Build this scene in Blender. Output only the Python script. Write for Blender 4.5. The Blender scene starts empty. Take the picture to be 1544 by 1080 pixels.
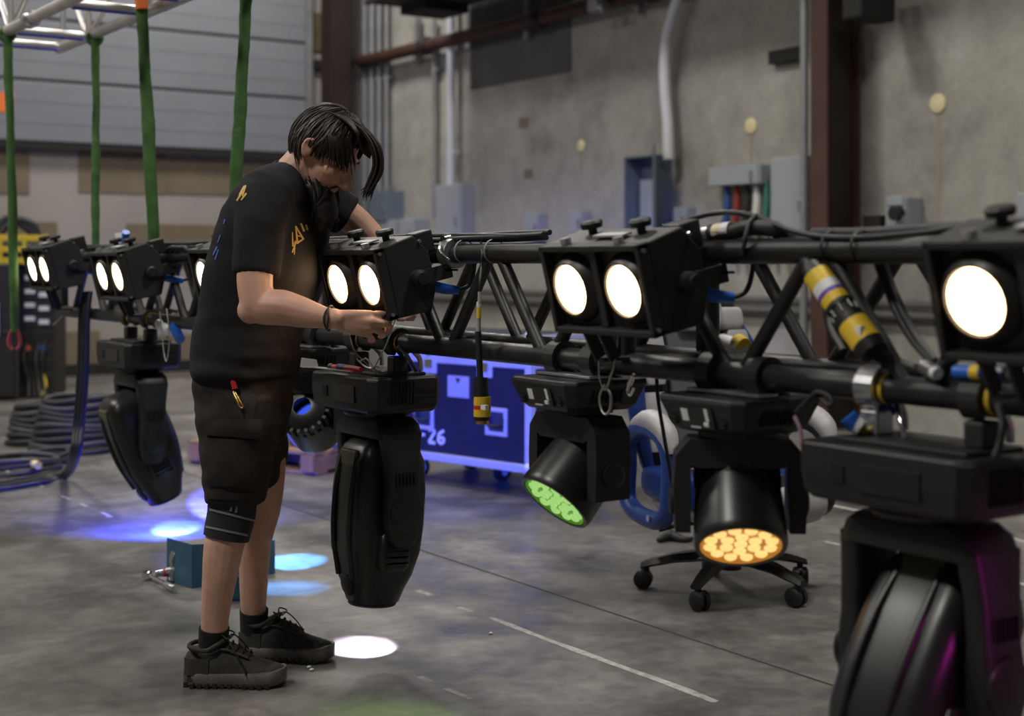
import bpy, bmesh, math, random
from math import sin, cos, pi, radians, sqrt, atan2, tan
from mathutils import Vector, Matrix, noise
from mathutils.bvhtree import BVHTree
random.seed(7)
V = Vector
SC = bpy.context.scene
COL = SC.collection

# ------------------------------------------------------------------ camera
F, CX, HY, CH = 2150.0, 772.0, 395.0, 1.2
TH = radians(34.2); ST, CT = sin(TH), cos(TH)
cam_d = bpy.data.cameras.new('camera'); cam = bpy.data.objects.new('camera', cam_d); COL.objects.link(cam)
cam.location = (0, 0, CH); cam.rotation_euler = (pi/2, 0, -TH)
cam_d.sensor_fit = 'HORIZONTAL'; cam_d.sensor_width = 36; cam_d.lens = 36*F/1544
cam_d.shift_y = -(540-HY)/1544; cam_d.clip_start = 0.05
cam_d.dof.use_dof = True; cam_d.dof.focus_distance = 4.1; cam_d.dof.aperture_fstop = 2.4
SC.camera = cam
# ------------------------------------------------------------------ world, exposure, hall lamps
w = bpy.data.worlds.new('world'); SC.world = w; w.use_nodes = True
w.node_tree.nodes['Background'].inputs[0].default_value = (.90, .93, 1.0, 1)
w.node_tree.nodes['Background'].inputs[1].default_value = 0.07
SC.view_settings.view_transform = 'Standard'; SC.view_settings.look = 'None'
SC.view_settings.gamma = 1; SC.view_settings.use_curve_mapping = False
SC.view_settings.exposure = 0.0
HIGH_BAY_W = 205
HIGH_BAYS = [(-2.0, 2.5), (-2.0, 7.5), (3.6, 2.0), (3.6, 8.0), (-2.0, 12.0), (5.6, 12.5)]
HIGH_BAY_Z = 6.4
def lamp(kind, name, loc, energy, col, **kw):
    d = bpy.data.lights.new(name, kind); d.energy = energy; d.color = col
    for k, v in kw.items(): setattr(d, k, v)
    o = bpy.data.objects.new(name, d); COL.objects.link(o); o.location = loc
    return o
def aim(o, target):
    o.rotation_euler = (V(target)-V(o.location)).to_track_quat('-Z', 'Y').to_euler()
for i, (hx, hy) in enumerate(HIGH_BAYS):
    lamp('AREA', 'high_bay_light', (hx, hy, HIGH_BAY_Z-.02), HIGH_BAY_W, (1.0, .965, .90), shape='DISK', size=1.1)

# ------------------------------------------------------------------ helpers
def C(px, py, D):
    a = (px-CX)/F*D
    return V((ST*D+CT*a, CT*D-ST*a, CH-(py-HY)/F*D))
def onx(px, py, x): return C(px, py, x/(ST+CT*(px-CX)/F))
def ony(px, py, y): return C(px, py, y/(CT-ST*(px-CX)/F))
def onz(px, py, z=0): return C(px, py, (CH-z)*F/(py-HY))
CR = V((CT, -ST, 0)); CF = V((ST, CT, 0)); UP = V((0, 0, 1))

MATS = {}
def mat(name, col, rough=.5, metal=0, var=0, vscale=6, bump=0, bscale=60, emit=None, estr=0, spec=.5, alpha=None, sheen=0, coat=0, trans=0):
    if name in MATS: return MATS[name]
    m = bpy.data.materials.new(name); m.use_nodes = True; nt = m.node_tree; b = nt.nodes['Principled BSDF']
    b.inputs['Base Color'].default_value = (*col, 1); b.inputs['Roughness'].default_value = rough
    b.inputs['Metallic'].default_value = metal; b.inputs['Specular IOR Level'].default_value = spec
    b.inputs['Sheen Weight'].default_value = sheen; b.inputs['Coat Weight'].default_value = coat
    b.inputs['Transmission Weight'].default_value = trans
    if emit:
        b.inputs['Emission Color'].default_value = (*emit, 1); b.inputs['Emission Strength'].default_value = estr
    if var or bump:
        tc = nt.nodes.new('ShaderNodeTexCoord')
    if var:
        n = nt.nodes.new('ShaderNodeTexNoise'); n.inputs['Scale'].default_value = vscale; n.inputs['Detail'].default_value = 6
        nt.links.new(tc.outputs['Object'], n.inputs['Vector'])
        r = nt.nodes.new('ShaderNodeValToRGB')
        r.color_ramp.elements[0].position = .3; r.color_ramp.elements[1].position = .7
        r.color_ramp.elements[0].color = (*[c*(1-var) for c in col], 1)
        r.color_ramp.elements[1].color = (*[min(1, c*(1+var)) for c in col], 1)
        nt.links.new(n.outputs['Fac'], r.inputs['Fac']); nt.links.new(r.outputs['Color'], b.inputs['Base Color'])
    if bump:
        n2 = nt.nodes.new('ShaderNodeTexNoise'); n2.inputs['Scale'].default_value = bscale; n2.inputs['Detail'].default_value = 4
        nt.links.new(tc.outputs['Object'], n2.inputs['Vector'])
        bp = nt.nodes.new('ShaderNodeBump'); bp.inputs['Strength'].default_value = bump; bp.inputs['Distance'].default_value = .01
        nt.links.new(n2.outputs['Fac'], bp.inputs['Height']); nt.links.new(bp.outputs['Normal'], b.inputs['Normal'])
    MATS[name] = m
    return m

def concrete_mat(name, cols, s1, s2, rough0, rough1, bump, fine_amp=.25):
    """mottled concrete: two noise scales mixed through a ramp, roughness broken by the same noise"""
    m = bpy.data.materials.new(name); m.use_nodes = True; nt = m.node_tree; b = nt.nodes['Principled BSDF']; L = nt.links.new
    tc = nt.nodes.new('ShaderNodeTexCoord')
    def nz(scale, det, dist=0):
        n = nt.nodes.new('ShaderNodeTexNoise'); n.inputs['Scale'].default_value = scale; n.inputs['Detail'].default_value = det
        n.inputs['Distortion'].default_value = dist; L(tc.outputs['Object'], n.inputs['Vector']); return n
    a, c = nz(s1, 8, .6), nz(s2, 8)
    mx = nt.nodes.new('ShaderNodeMath'); mx.operation = 'MULTIPLY_ADD'; mx.inputs[1].default_value = .6
    L(a.outputs['Fac'], mx.inputs[0])
    m2 = nt.nodes.new('ShaderNodeMath'); m2.operation = 'MULTIPLY'; m2.inputs[1].default_value = .4
    L(c.outputs['Fac'], m2.inputs[0]); L(m2.outputs[0], mx.inputs[2])
    r = nt.nodes.new('ShaderNodeValToRGB'); e = r.color_ramp.elements
    e[0].position = .34; e[1].position = .66; e[0].color = (*cols[0], 1); e[1].color = (*cols[-1], 1)
    for k, cc in enumerate(cols[1:-1]):
        q = e.new(.34+.32*(k+1)/(len(cols)-1)); q.color = (*cc, 1)
    L(mx.outputs[0], r.inputs['Fac'])
    fine = nz(17, 12, .4); fr = nt.nodes.new('ShaderNodeMapRange'); fr.inputs['From Min'].default_value = .32; fr.inputs['From Max'].default_value = .68
    fr.inputs['To Min'].default_value = 1-fine_amp; fr.inputs['To Max'].default_value = 1+fine_amp*.9; L(fine.outputs['Fac'], fr.inputs['Value'])
    vm = nt.nodes.new('ShaderNodeVectorMath'); vm.operation = 'SCALE'; L(r.outputs['Color'], vm.inputs[0]); L(fr.outputs[0], vm.inputs['Scale'])
    L(vm.outputs['Vector'], b.inputs['Base Color'])
    mr = nt.nodes.new('ShaderNodeMapRange'); mr.inputs['From Min'].default_value = .3; mr.inputs['From Max'].default_value = .7
    mr.inputs['To Min'].default_value = rough0; mr.inputs['To Max'].default_value = rough1
    L(c.outputs['Fac'], mr.inputs['Value']); L(mr.outputs[0], b.inputs['Roughness'])
    n3 = nz(38, 5); bp = nt.nodes.new('ShaderNodeBump'); bp.inputs['Strength'].default_value = bump; bp.inputs['Distance'].default_value = .01
    L(n3.outputs['Fac'], bp.inputs['Height']); L(bp.outputs['Normal'], b.inputs['Normal'])
    MATS[name] = m
    return m

MX = {}   # object -> world matrix, for building children in world coordinates
class MB:
    def __init__(s, M=None): s.v = []; s.f = []; s.M = M or Matrix()
    def add(s, vs, fs):
        k = len(s.v); s.v += [s.M @ V(p) for p in vs]; s.f += [tuple(k+i for i in f) for f in fs]; return s
    def box(s, c, d, R=None):
        c = V(c); h = V(d)/2; vs = []
        for z in (-1, 1):
            for y in (-1, 1):
                for x in (-1, 1):
                    p = V((x*h.x, y*h.y, z*h.z)); vs.append(c+(R @ p if R else p))
        return s.add(vs, [(0,2,3,1),(4,5,7,6),(0,1,5,4),(2,6,7,3),(0,4,6,2),(1,3,7,5)])
    def bar(s, p0, p1, wd, th, up=UP):
        p0, p1 = V(p0), V(p1); d = (p1-p0).normalized(); a = d.cross(up)
        if a.length < 1e-4: a = d.cross(V((1,0,0)))
        a.normalize(); b = a.cross(d)
        vs = []
        for p in (p0, p1):
            for x, y in ((-1,-1),(1,-1),(1,1),(-1,1)): vs.append(p+a*x*wd/2+b*y*th/2)
        return s.add(vs, [(3,2,1,0),(4,5,6,7),(0,1,5,4),(1,2,6,5),(2,3,7,6),(3,0,4,7)])
    def rings(s, rings, cap=True, closed=False):
        n = len(rings[0]); vs = [p for r in rings for p in r]; fs = []
        m = len(rings)
        for i in range(m if closed else m-1):
            j = (i+1) % m
            for k in range(n):
                fs.append((i*n+k, i*n+(k+1) % n, j*n+(k+1) % n, j*n+k))
        if cap and not closed:
            fs.append(tuple(range(n))[::-1]); fs.append(tuple((m-1)*n+k for k in range(n)))
        return s.add(vs, fs)
    def cyl(s, p0, p1, r0, r1=None, n=14, cap=True):
        r1 = r0 if r1 is None else r1; p0, p1 = V(p0), V(p1); d = (p1-p0).normalized()
        a = d.orthogonal().normalized(); b = d.cross(a)
        return s.rings([[p+(a*cos(t)+b*sin(t))*r for t in [2*pi*k/n for k in range(n)]] for p, r in ((p0, r0), (p1, r1))], cap)
    def lathe(s, p0, axis, prof, n=20, cap=True):
        p0 = V(p0); d = V(axis).normalized(); a = d.orthogonal().normalized(); b = d.cross(a)
        return s.rings([[p0+d*h+(a*cos(2*pi*k/n)+b*sin(2*pi*k/n))*r for k in range(n)] for h, r in prof], cap)
    def tube(s, pts, r, n=8, sub=6, closed=False, radii=None):
        P = [V(p) for p in pts]
        if sub > 1: P, T = spline(P, sub, closed)
        else: T = [i for i in range(len(P))]
        if radii is not None:
            R = [lerp_list(radii, t) for t in T]
        else: R = [r]*len(P)
        m = len(P); up = None; rings = []
        for i, p in enumerate(P):
            d = (P[(i+1) % m if closed else min(i+1, m-1)]-P[(i-1) % m if closed else max(i-1, 0)])
            d = d.normalized() if d.length > 1e-9 else V((0,0,1))
            if up is None: up = d.orthogonal().normalized()
            a = (up-d*up.dot(d)); a = a.normalized() if a.length > 1e-6 else d.orthogonal().normalized(); up = a; b = d.cross(a)
            rings.append([p+(a*cos(2*pi*k/n)+b*sin(2*pi*k/n))*R[i] for k in range(n)])
        return s.rings(rings, True, closed)
    def prism(s, poly, o, u, v, ext):
        o, u, v, ext = V(o), V(u), V(v), V(ext); n = len(poly)
        a = [o+u*x+v*y for x, y in poly]; b = [p+ext for p in a]
        return s.add(a+b, [tuple(range(n))[::-1], tuple(range(n, 2*n))]+[(k, (k+1) % n, n+(k+1) % n, n+k) for k in range(n)])
    def ball(s, c, r, nu=14, nv=9, R=None):
        c = V(c); r = V(r) if hasattr(r, '__len__') else V((r, r, r)); rings = []
        for i in range(nv):
            t = pi*(i+.5)/nv
            rings.append([c+((R @ V((r.x*sin(t)*cos(2*pi*k/nu), r.y*sin(t)*sin(2*pi*k/nu), r.z*cos(t)))) if R else V((r.x*sin(t)*cos(2*pi*k/nu), r.y*sin(t)*sin(2*pi*k/nu), r.z*cos(t)))) for k in range(nu)])
        return s.rings(rings)
    def quad(s, pts): return s.add(pts, [tuple(range(len(pts)))])
    def build(s, name, m, parent=None, smooth=None, bevel=0, world=False, bseg=2):
        vs = s.v
        if world and parent is not None:
            inv = MX[parent].inverted(); vs = [inv @ p for p in vs]
        me = bpy.data.meshes.new(name); me.from_pydata([tuple(p) for p in vs], [], s.f); me.update()
        bm = bmesh.new(); bm.from_mesh(me); bmesh.ops.recalc_face_normals(bm, faces=bm.faces); bm.to_mesh(me); bm.free()
        me.materials.append(m)
        o = bpy.data.objects.new(name, me); COL.objects.link(o)
        if parent is not None: o.parent = parent
        MX[o] = MX[parent].copy() if parent is not None else Matrix()
        if smooth is not None:
            for p in me.polygons: p.use_smooth = True
            if smooth < 180: me.set_sharp_from_angle(angle=radians(smooth))
        if bevel:
            bv = o.modifiers.new('bevel', 'BEVEL'); bv.width = bevel; bv.segments = bseg; bv.limit_method = 'ANGLE'; bv.angle_limit = radians(40)
        return o
def lerp_list(L, t):
    i = min(int(t), len(L)-2); f = t-i
    return L[i]*(1-f)+L[i+1]*f
def spline(P, sub, closed=False):
    n = len(P); out = []; T = []
    for i in range(n if closed else n-1):
        p0 = P[(i-1) % n if closed else max(i-1, 0)]; p1 = P[i]; p2 = P[(i+1) % n]; p3 = P[(i+2) % n if closed else min(i+2, n-1)]
        for k in range(sub):
            t = k/sub; t2, t3 = t*t, t*t*t
            out.append(.5*((2*p1)+(p2-p0)*t+(2*p0-5*p1+4*p2-p3)*t2+(3*p1-p0-3*p2+p3)*t3)); T.append(i+t)
    if not closed: out.append(P[-1]); T.append(n-1)
    return out, T
def tag(o, label=None, cat=None, group=None, kind=None):
    if label: o['label'] = label
    if cat: o['category'] = cat
    if group: o['group'] = group
    if kind: o['kind'] = kind
    return o
def thing(name, label, cat, loc=(0,0,0), rz=0, group=None):
    o = bpy.data.objects.new(name, None); COL.objects.link(o); o.empty_display_size = .1
    o.location = loc; o.rotation_euler = (0, 0, rz); MX[o] = Matrix.Translation(V(loc)) @ Matrix.Rotation(rz, 4, 'Z')
    return tag(o, label, cat, group)
def copy_tree(o, parent=None):
    c = o.copy(); COL.objects.link(c)
    if parent is not None: c.parent = parent
    for ch in [x for x in o.children]: copy_tree(ch, c)
    return c
def struct(o): o['kind'] = 'structure'; return o
def RY(a): return Matrix.Rotation(a, 4, 'Y')
def RX(a): return Matrix.Rotation(a, 4, 'X')
def RZ(a): return Matrix.Rotation(a, 4, 'Z')
def TR(*p): return Matrix.Translation(V(p))

# ------------------------------------------------------------------ materials
M_wall = concrete_mat('wall_concrete', [(.215,.205,.185),(.30,.288,.255),(.35,.335,.295),(.40,.385,.35)], .8, 4.5, .8, .95, .2, .07)
M_floor = concrete_mat('floor_concrete', [(.052,.049,.045),(.112,.106,.097),(.170,.161,.148),(.27,.258,.24)], .6, 3.0, .26, .5, .03)
M_dry = mat('drywall_compound', (.30,.275,.25), .9, var=.12, vscale=1.2)
M_tan = mat('drywall_paper_tan', (.165,.13,.085), .9, var=.15, vscale=2.5)
M_door = mat('sectional_door_grey', (.185,.195,.215), .55, var=.06, vscale=1.5)
M_dark = mat('dark_gap', (.012,.010,.009), .8)
M_rust = mat('oxide_red_steel', (.055,.021,.015), .6, var=.25, vscale=4)
M_rustd = mat('oxide_brown_shaded_steel', (.017,.0085,.0065), .65, var=.25, vscale=4)  # brown steel, also the red column's web with its shade painted in
M_ebox = mat('grey_enamel', (.33,.355,.385), .45, metal=.1, var=.05, vscale=3)
M_eboxd = mat('slate_enamel', (.13,.165,.21), .45, metal=.1)
M_cond = mat('galvanised_conduit', (.24,.245,.25), .5, metal=.3, var=.12, vscale=8)
M_pvc = mat('white_pvc', (.62,.61,.64), .45)
M_plug = mat('cream_plug', (.72,.62,.36), .8)
M_drip = mat('rust_drip', (.28,.25,.19), .9)
M_patch = mat('grey_repair_patch', (.105,.10,.095), .9, var=.15, vscale=3)
M_alu = mat('aluminium_tube', (.62,.60,.58), .38, metal=.75, var=.12, vscale=9)
M_alu_b = mat('blue_anodised_sleeve', (.12,.11,.42), .4, metal=.4)
M_sling = mat('green_polyester', (.045,.115,.026), .85, var=.35, vscale=14, bump=.25, bscale=90)
M_orange = mat('orange_tape', (.75,.16,.03), .6)
M_red = mat('red_plastic', (.55,.03,.025), .4)
M_redf = mat('faded_red_webbing', (.32,.06,.07), .8)
M_truss = mat('black_powder_coat', (.012,.0115,.011), .46, var=.3, vscale=12, bump=.05)
M_blk = mat('black_plastic', (.0105,.0098,.0094), .5, var=.2, vscale=20)
M_blks = mat('satin_black_shell', (.0125,.0115,.011), .34, var=.15, vscale=6)
M_blkm = mat('matt_black_steel', (.0165,.015,.014), .55, var=.2, vscale=15, bump=.04)
M_slot = mat('vent_slot_black', (.003,.003,.003), .9)
M_rub = mat('cable_rubber', (.014,.014,.015), .55)
M_steel = mat('zinc_steel', (.55,.55,.56), .3, metal=.9, var=.1, vscale=30)
M_chrome = mat('chrome', (.7,.7,.72), .15, metal=1)
M_brass = mat('brass', (.6,.42,.14), .3, metal=.9)
M_wire = mat('steel_rope', (.45,.43,.40), .45, metal=.6)
M_yel = mat('yellow_tape', (.78,.52,.03), .5, var=.06)
M_blue = mat('blue_connector', (.015,.12,.55), .4)
M_blued = mat('dark_blue_plastic', (.01,.035,.20), .45)
M_white = mat('white_label', (.75,.75,.74), .6)
M_pale = mat('pale_tape', (.70,.62,.45), .6)
M_grey = mat('grey_label', (.38,.38,.38), .6)
M_lamp = mat('lit_lamp_glass', (.9,.9,.9), .3, emit=(1.0, .64, .33), estr=12)
M_lampw = mat('lit_lamp_glass_far', (.9,.9,.9), .3, emit=(1.0, .84, .52), estr=6)
M_retro = mat('lamp_reflector_ring', (.035,.031,.027), .4, metal=.3)
M_skin = mat('skin', (.60,.345,.25), .5, var=.12, vscale=16, bump=.06, bscale=70)
M_skin.node_tree.nodes['Principled BSDF'].inputs['Subsurface Weight'].default_value = .12
M_skin.node_tree.nodes['Principled BSDF'].inputs['Subsurface Radius'].default_value = (.01,.004,.002)
M_shirt = mat('washed_black_cotton', (.018,.0175,.020), .9, var=.2, vscale=10, bump=.08, bscale=160, spec=.2)
M_shorts = mat('black_canvas', (.029,.0255,.0235), .92, var=.3, vscale=12, bump=.12, bscale=130, spec=.2)
M_hair = mat('dark_brown_hair', (.020,.012,.009), .52, var=.4, vscale=60)
M_beard = mat('beard_hair', (.011,.007,.006), .5)
M_gold = mat('gold_print', (.62,.40,.10), .6)
M_bluep = mat('blue_print', (.08,.16,.55), .6)
M_sock = mat('black_sock', (.010,.010,.011), .95, bump=.2, bscale=200)
M_brace = mat('black_neoprene', (.014,.014,.017), .8, bump=.1, bscale=200)
M_bracet = mat('grey_trim', (.20,.20,.21), .7)
M_shoe = mat('charcoal_shoe_mesh', (.030,.026,.023), .75, var=.35, vscale=40, bump=.2, bscale=150)
M_shoel = mat('grey_shoe_suede', (.055,.052,.05), .85, var=.3, vscale=40)
M_sole = mat('shoe_sole_grey', (.13,.12,.11), .7, var=.3, vscale=30)
M_soled = mat('shoe_sole_dark', (.02,.018,.017), .7)
M_case = mat('navy_laminate', (.005,.008,.028), .5, var=.2, vscale=5)
M_caseal = mat('case_aluminium', (.60,.60,.62), .4, metal=.35)
M_chblue = mat('blue_leatherette', (.010,.040,.20), .4, bump=.05)
M_chgrey = mat('grey_white_leatherette', (.42,.41,.42), .5, var=.1, vscale=20)
M_chblk = mat('black_leatherette', (.012,.012,.013), .4)
M_chgl = mat('slate_leatherette', (.12,.125,.14), .3)
M_tool = mat('teal_blue_enamel', (.030,.095,.155), .45, var=.15, vscale=14)
M_wood = mat('pallet_wood', (.33,.20,.10), .8, var=.3, vscale=9)
M_line = mat('worn_white_paint', (.36,.35,.33), .8, var=.3, vscale=30)
M_joint = mat('floor_joint', (.035,.033,.03), .9)
M_ylw2 = mat('yellow_crate', (.55,.40,.02), .5)

# ------------------------------------------------------------------ structure
RXW, BYW = 8.0, 15.0
fl = MB().quad([(-7,-3,0),(RXW,-3,0),(RXW,BYW,0),(-7,BYW,0)]).build('floor', M_floor); struct(fl)
def strip(y0, y1, x, wd, z, mm, name, wob=0.0):
    b = MB(); n = max(2, int((y1-y0)/.12)); L = []; R = []
    for i in range(n+1):
        y = y0+(y1-y0)*i/n; o_ = wob*noise.noise(V((y*3, x*7, 0)))
        ww = wd*(1+.6*noise.noise(V((y*9, x, 3)))) if wob else wd
        L.append((x+o_-ww/2, y, z)); R.append((x+o_+ww/2, y, z))
    for i in range(n): b.quad([L[i], R[i], R[i+1], L[i+1]])
    return b.build(name, mm, fl)
strip(-1, BYW, 3.02, .012, .0006, M_joint, 'slab_joint')
strip(-1, BYW, 6.9, .012, .0006, M_joint, 'slab_joint')
for (y0, y1, x, wd) in ((2.9,4.02,2.64,.028),(4.12,4.2,2.63,.02),(4.4,4.5,2.64,.03),(4.68,4.73,2.62,.03),(3.3,3.42,2.1,.02),(3.5,3.56,2.1,.02),
                        (3.9,4.1,1.98,.02),(6.6,6.75,2.2,.02),(6.95,7.05,2.2,.02),(7.2,7.35,2.2,.02),(7.7,7.85,2.2,.02),(8.2,8.4,2.2,.02),
                        (4.2,5.4,5.25,.05),(3.3,3.9,5.25,.05),(3.3,3.75,4.55,.04),(4.0,4.3,4.55,.03)):
    strip(y0, y1, x, wd, .0008, M_line, 'painted_line', .02)
wr = MB().box((RXW+.1, 6, 3.5), (.2, 18.4, 7)).build('wall_right', M_wall); struct(wr)
wb = MB().box((.5, BYW+.1, 3.5), (15, .2, 7)).build('wall_back', M_dry); struct(wb)
MB().box((.5, 6, 7.1), (15.4, 18.6, .2)).build('ceiling', mat('ceiling_deck', (.25,.25,.25), .8), None)['kind'] = 'structure'
# unfinished tan boards on the back wall
def wallback_rect(px0, py0, px1, py1, th, m, name, par=wb):
    p = ony(px0, (py0+py1)/2, BYW); q = ony(px1, (py0+py1)/2, BYW)
    z1 = ony((px0+px1)/2, py0, BYW).z; z0 = ony((px0+px1)/2, py1, BYW).z
    return MB().box(((p.x+q.x)/2, BYW-th/2, (z0+z1)/2), (abs(q.x-p.x), th, z1-z0)).build(name, m, par, bevel=.003)
for r in ((-60,226,44,292),(118,230,250,292),(250,240,350,294),(350,244,470,300),(-60,334,86,402),(190,338,300,404),(300,340,440,406),
          (-60,470,10,560),(75,500,150,560),(190,505,300,562),(430,470,480,540)):
    wallback_rect(*r, .012, M_tan, 'drywall_panel')
MB().box((3.5, BYW-.02, .06), (9, .04, .12)).build('baseboard_back', M_dark)['kind'] = 'structure'
# sectional door
dr = thing('door_1', 'large grey sectional overhead door above the tan wall', 'door', (4.9, BYW-.08, 2.4)); dr['kind'] = 'structure'
for k in range(7):
    z = 2.43+.64*k
    MB().box((4.7, BYW-.10, z+.32), (5.1, .05, .615)).build('door_panel', M_door, dr, bevel=.012, world=True)
    for kk in (.2, .42):
        MB().box((4.7, BYW-.127, z+kk), (5.1, .004, .012)).build('panel_rib', M_door, dr, world=True)
MB().box((4.7, BYW-.07, 4.6), (5.1, .03, 4.4)).build('door_backing', M_dark, dr, world=True)
MB().box((4.7, BYW-.10, 2.40), (5.14, .07, .06)).build('bottom_seal', M_dark, dr, world=True)
MB().box((7.29, BYW-.09, 4.4), (.07, .12, 4.1)).build('door_track', M_cond, dr, bevel=.005, world=True)
lab = ony(4, 154, BYW-.13); MB().box(lab, (.22, .006, .20)).build('warning_sticker', M_orange, dr, world=True)

# corner column, ochre board, rail
p0 = ony(489, 100, BYW-.35); p1 = ony(518, 100, BYW-.35)
cc = thing('steel_column', 'dark brown steel column in the far corner beside the overhead door', 'column', ((p0.x+p1.x)/2, BYW-.4, 0))
wx = p1.x-p0.x
MB().box((0, -.12, 3.2), (wx, .03, 6.4)).build('flange', M_rustd, cc); MB().box((0, .12, 3.2), (wx, .03, 6.4)).build('flange', M_rustd, cc)
MB().box((0, 0, 3.2), (.03, .22, 6.4)).build('web', M_rustd, cc)
o = wallback_rect(457, 20, 503, 78, .03, mat('ochre_plywood', (.10,.075,.03), .8, var=.2), 'plywood_panel', None); tag(o, 'ochre plywood board high on the wall beside the corner column', 'board')
a_, b_ = ony(457, 97, BYW-.05), ony(530, 97, BYW-.05)
o = MB().bar(a_, b_, .08, .10).build('steel_rail', M_rustd); tag(o, 'dark horizontal steel rail between overhead door and corner column', 'rail')

# red pipe high on the right wall
zr = 3.52
rp = thing('sprinkler_pipe', 'dark red pipe running high along the concrete wall', 'pipe', (7.85, 14.8, zr))
MB().cyl((7.85,14.7,zr), (7.85,-1,zr), .07, n=16).build('pipe', M_rust, rp, smooth=40, world=True)
for y in (13.2, 11.1, 9.4):
    MB().lathe((7.85,y-.06,zr), (0,1,0), [(0,.085),(.02,.1),(.10,.1),(.12,.085)]).build('coupling', M_rustd, rp, smooth=40, world=True)
    MB().box((7.93,y+.3,zr+.1), (.06,.05,.5)).build('hanger', M_cond, rp, world=True)
# drop bracket at top centre
q = onx(905, 8, 7.7)
br = thing('pipe_bracket', 'grey clamp bracket at the right end of the visible red pipe', 'bracket', q)
MB().box((0,.05,.05), (.12,.14,.22)).build('clamp_body', M_cond, br, bevel=.02); MB().cyl((0,-.08,-.02),(0,-.02,-.02),.05).build('bolt', M_steel, br, smooth=40)
# overhead duct
du = thing('overhead_duct', 'dark sheet metal duct overhead near the wall top', 'duct', (7.2, 9, 3.78))
MB().box((7.25, 9.0, 4.0), (.9, 7.2, .44)).build('duct_body', M_rustd, du, bevel=.01, world=True)
MB().box((6.83, 9.0, 3.80), (.05, 7.3, .05)).build('flange_rail', M_dark, du, world=True)
for y in (6.2, 8.0, 9.8, 11.6): MB().box((7.25, y, 4.0), (.94, .04, .48)).build('duct_seam', M_rustd, du, world=True)
q = onx(655, 30, 7.4)
MB().box((q.x, q.y, 3.74), (.5, .5, .1)).build('hanger_plate', M_dark, du, world=True)

# big red column
pa, pb, pc = onx(1222, 200, 7.55), onx(1247, 200, 7.55), onx(1307, 200, 7.55)
rc = thing('steel_column', 'red oxide H shaped steel column against the concrete wall', 'column', (7.7, pb.y+.15, 0))
yw = pa.y-pb.y
MB().box((7.55+.012, (pa.y+pb.y)/2, 3.4), (.024, yw, 6.8)).build('flange', M_rust, rc, world=True, bevel=.003)
MB().box((7.55+.34, (pa.y+pb.y)/2, 3.4), (.024, yw, 6.8)).build('flange', M_rust, rc, world=True, bevel=.003)
MB().box((7.55+.17, (pa.y+pb.y)/2-.02, 3.4), (.32, .016, 6.8)).build('web', M_rustd, rc, world=True)  # web coloured darker than the flanges to stand in for its shade
q = onx(1310, 8, 7.6); MB().box(q, (.35,.18,.22)).build('beam_seat', M_dark, rc, world=True, bevel=.02)
q = onx(1318, 342, 7.9); MB().box(q, (.06,.16,.16)).build('gusset', M_rustd, rc, world=True)
pp = onx(1217, 100, 7.6)
o = MB().cyl((pp.x, pp.y+.03, 0), (pp.x, pp.y+.03, 6.8), .03, n=12).build('conduit', M_cond, None, smooth=40); tag(o, 'thin grey conduit running up the left edge of the red column', 'conduit')
a_, b_ = onx(1164, 88, 7.965), onx(1214, 79, 7.965)
o = MB().bar(a_, b_, .08, .10).build('steel_rail', M_dark); tag(o, 'short dark steel stub left of the red column', 'bracket')

# conduits
def conduit(px, r, py0, py1, label, x=7.93, mm=M_cond, strap=True):
    t = onx(px, py0, x); bq = onx(px, py1, x)
    c = thing('conduit', label, 'conduit', (x, t.y, max(0, bq.z)))
    MB().cyl((x, t.y, max(0, bq.z)), (x, t.y, t.z), r, n=12).build('pipe', mm, c, smooth=40, world=True)
    if strap:
        for z in (bq.z+.35, bq.z+1.6):
            if z < t.z: MB().box((x+.02, t.y, z), (.06, .16, .03)).build('strap', mm, c, world=True)
conduit(550, .045, -60, 330, 'leftmost of the grey conduits near the far corner')
conduit(561, .04, -60, 330, 'second grey conduit from the far corner')
conduit(572, .035, -60, 330, 'third grey conduit from the far corner')
conduit(583, .03, -60, 330, 'fourth grey conduit from the far corner, right of its row')
conduit(655, .028, 30, 330, 'slim dull conduit left of the bright one above the tall box')
conduit(680, .045, -60, 280, 'bright vertical conduit entering the tall grey electrical box', x=7.88, mm=mat('bright_conduit', (.55,.57,.62), .45))
# white sweeping pipe
o = MB().tube([onx(x, y, 7.85) for x, y in ((1008,240),(1007,190),(1003,140),(1002,100),(1006,55),(1015,20),(1026,-15),(1040,-60))], .048, n=14).build('conduit', M_pvc, None, smooth=60)
tag(o, 'white curved plastic conduit rising from the open panel', 'conduit')
# low horizontal conduits
for z, lb in ((.90, 'upper of the two low horizontal conduits along the wall'), (.82, 'lower of the two low horizontal conduits along the wall')):
    c = thing('conduit', lb, 'conduit', (7.93, 14, z))
    MB().cyl((7.93, 14, z), (7.93, 2, z), .03, n=10).build('pipe', M_patch, c, smooth=40, world=True)
    for y in (4, 6, 8, 10, 12): MB().box((7.97, y, z), (.05, .04, .12)).build('strap', M_cond, c, world=True)
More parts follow.
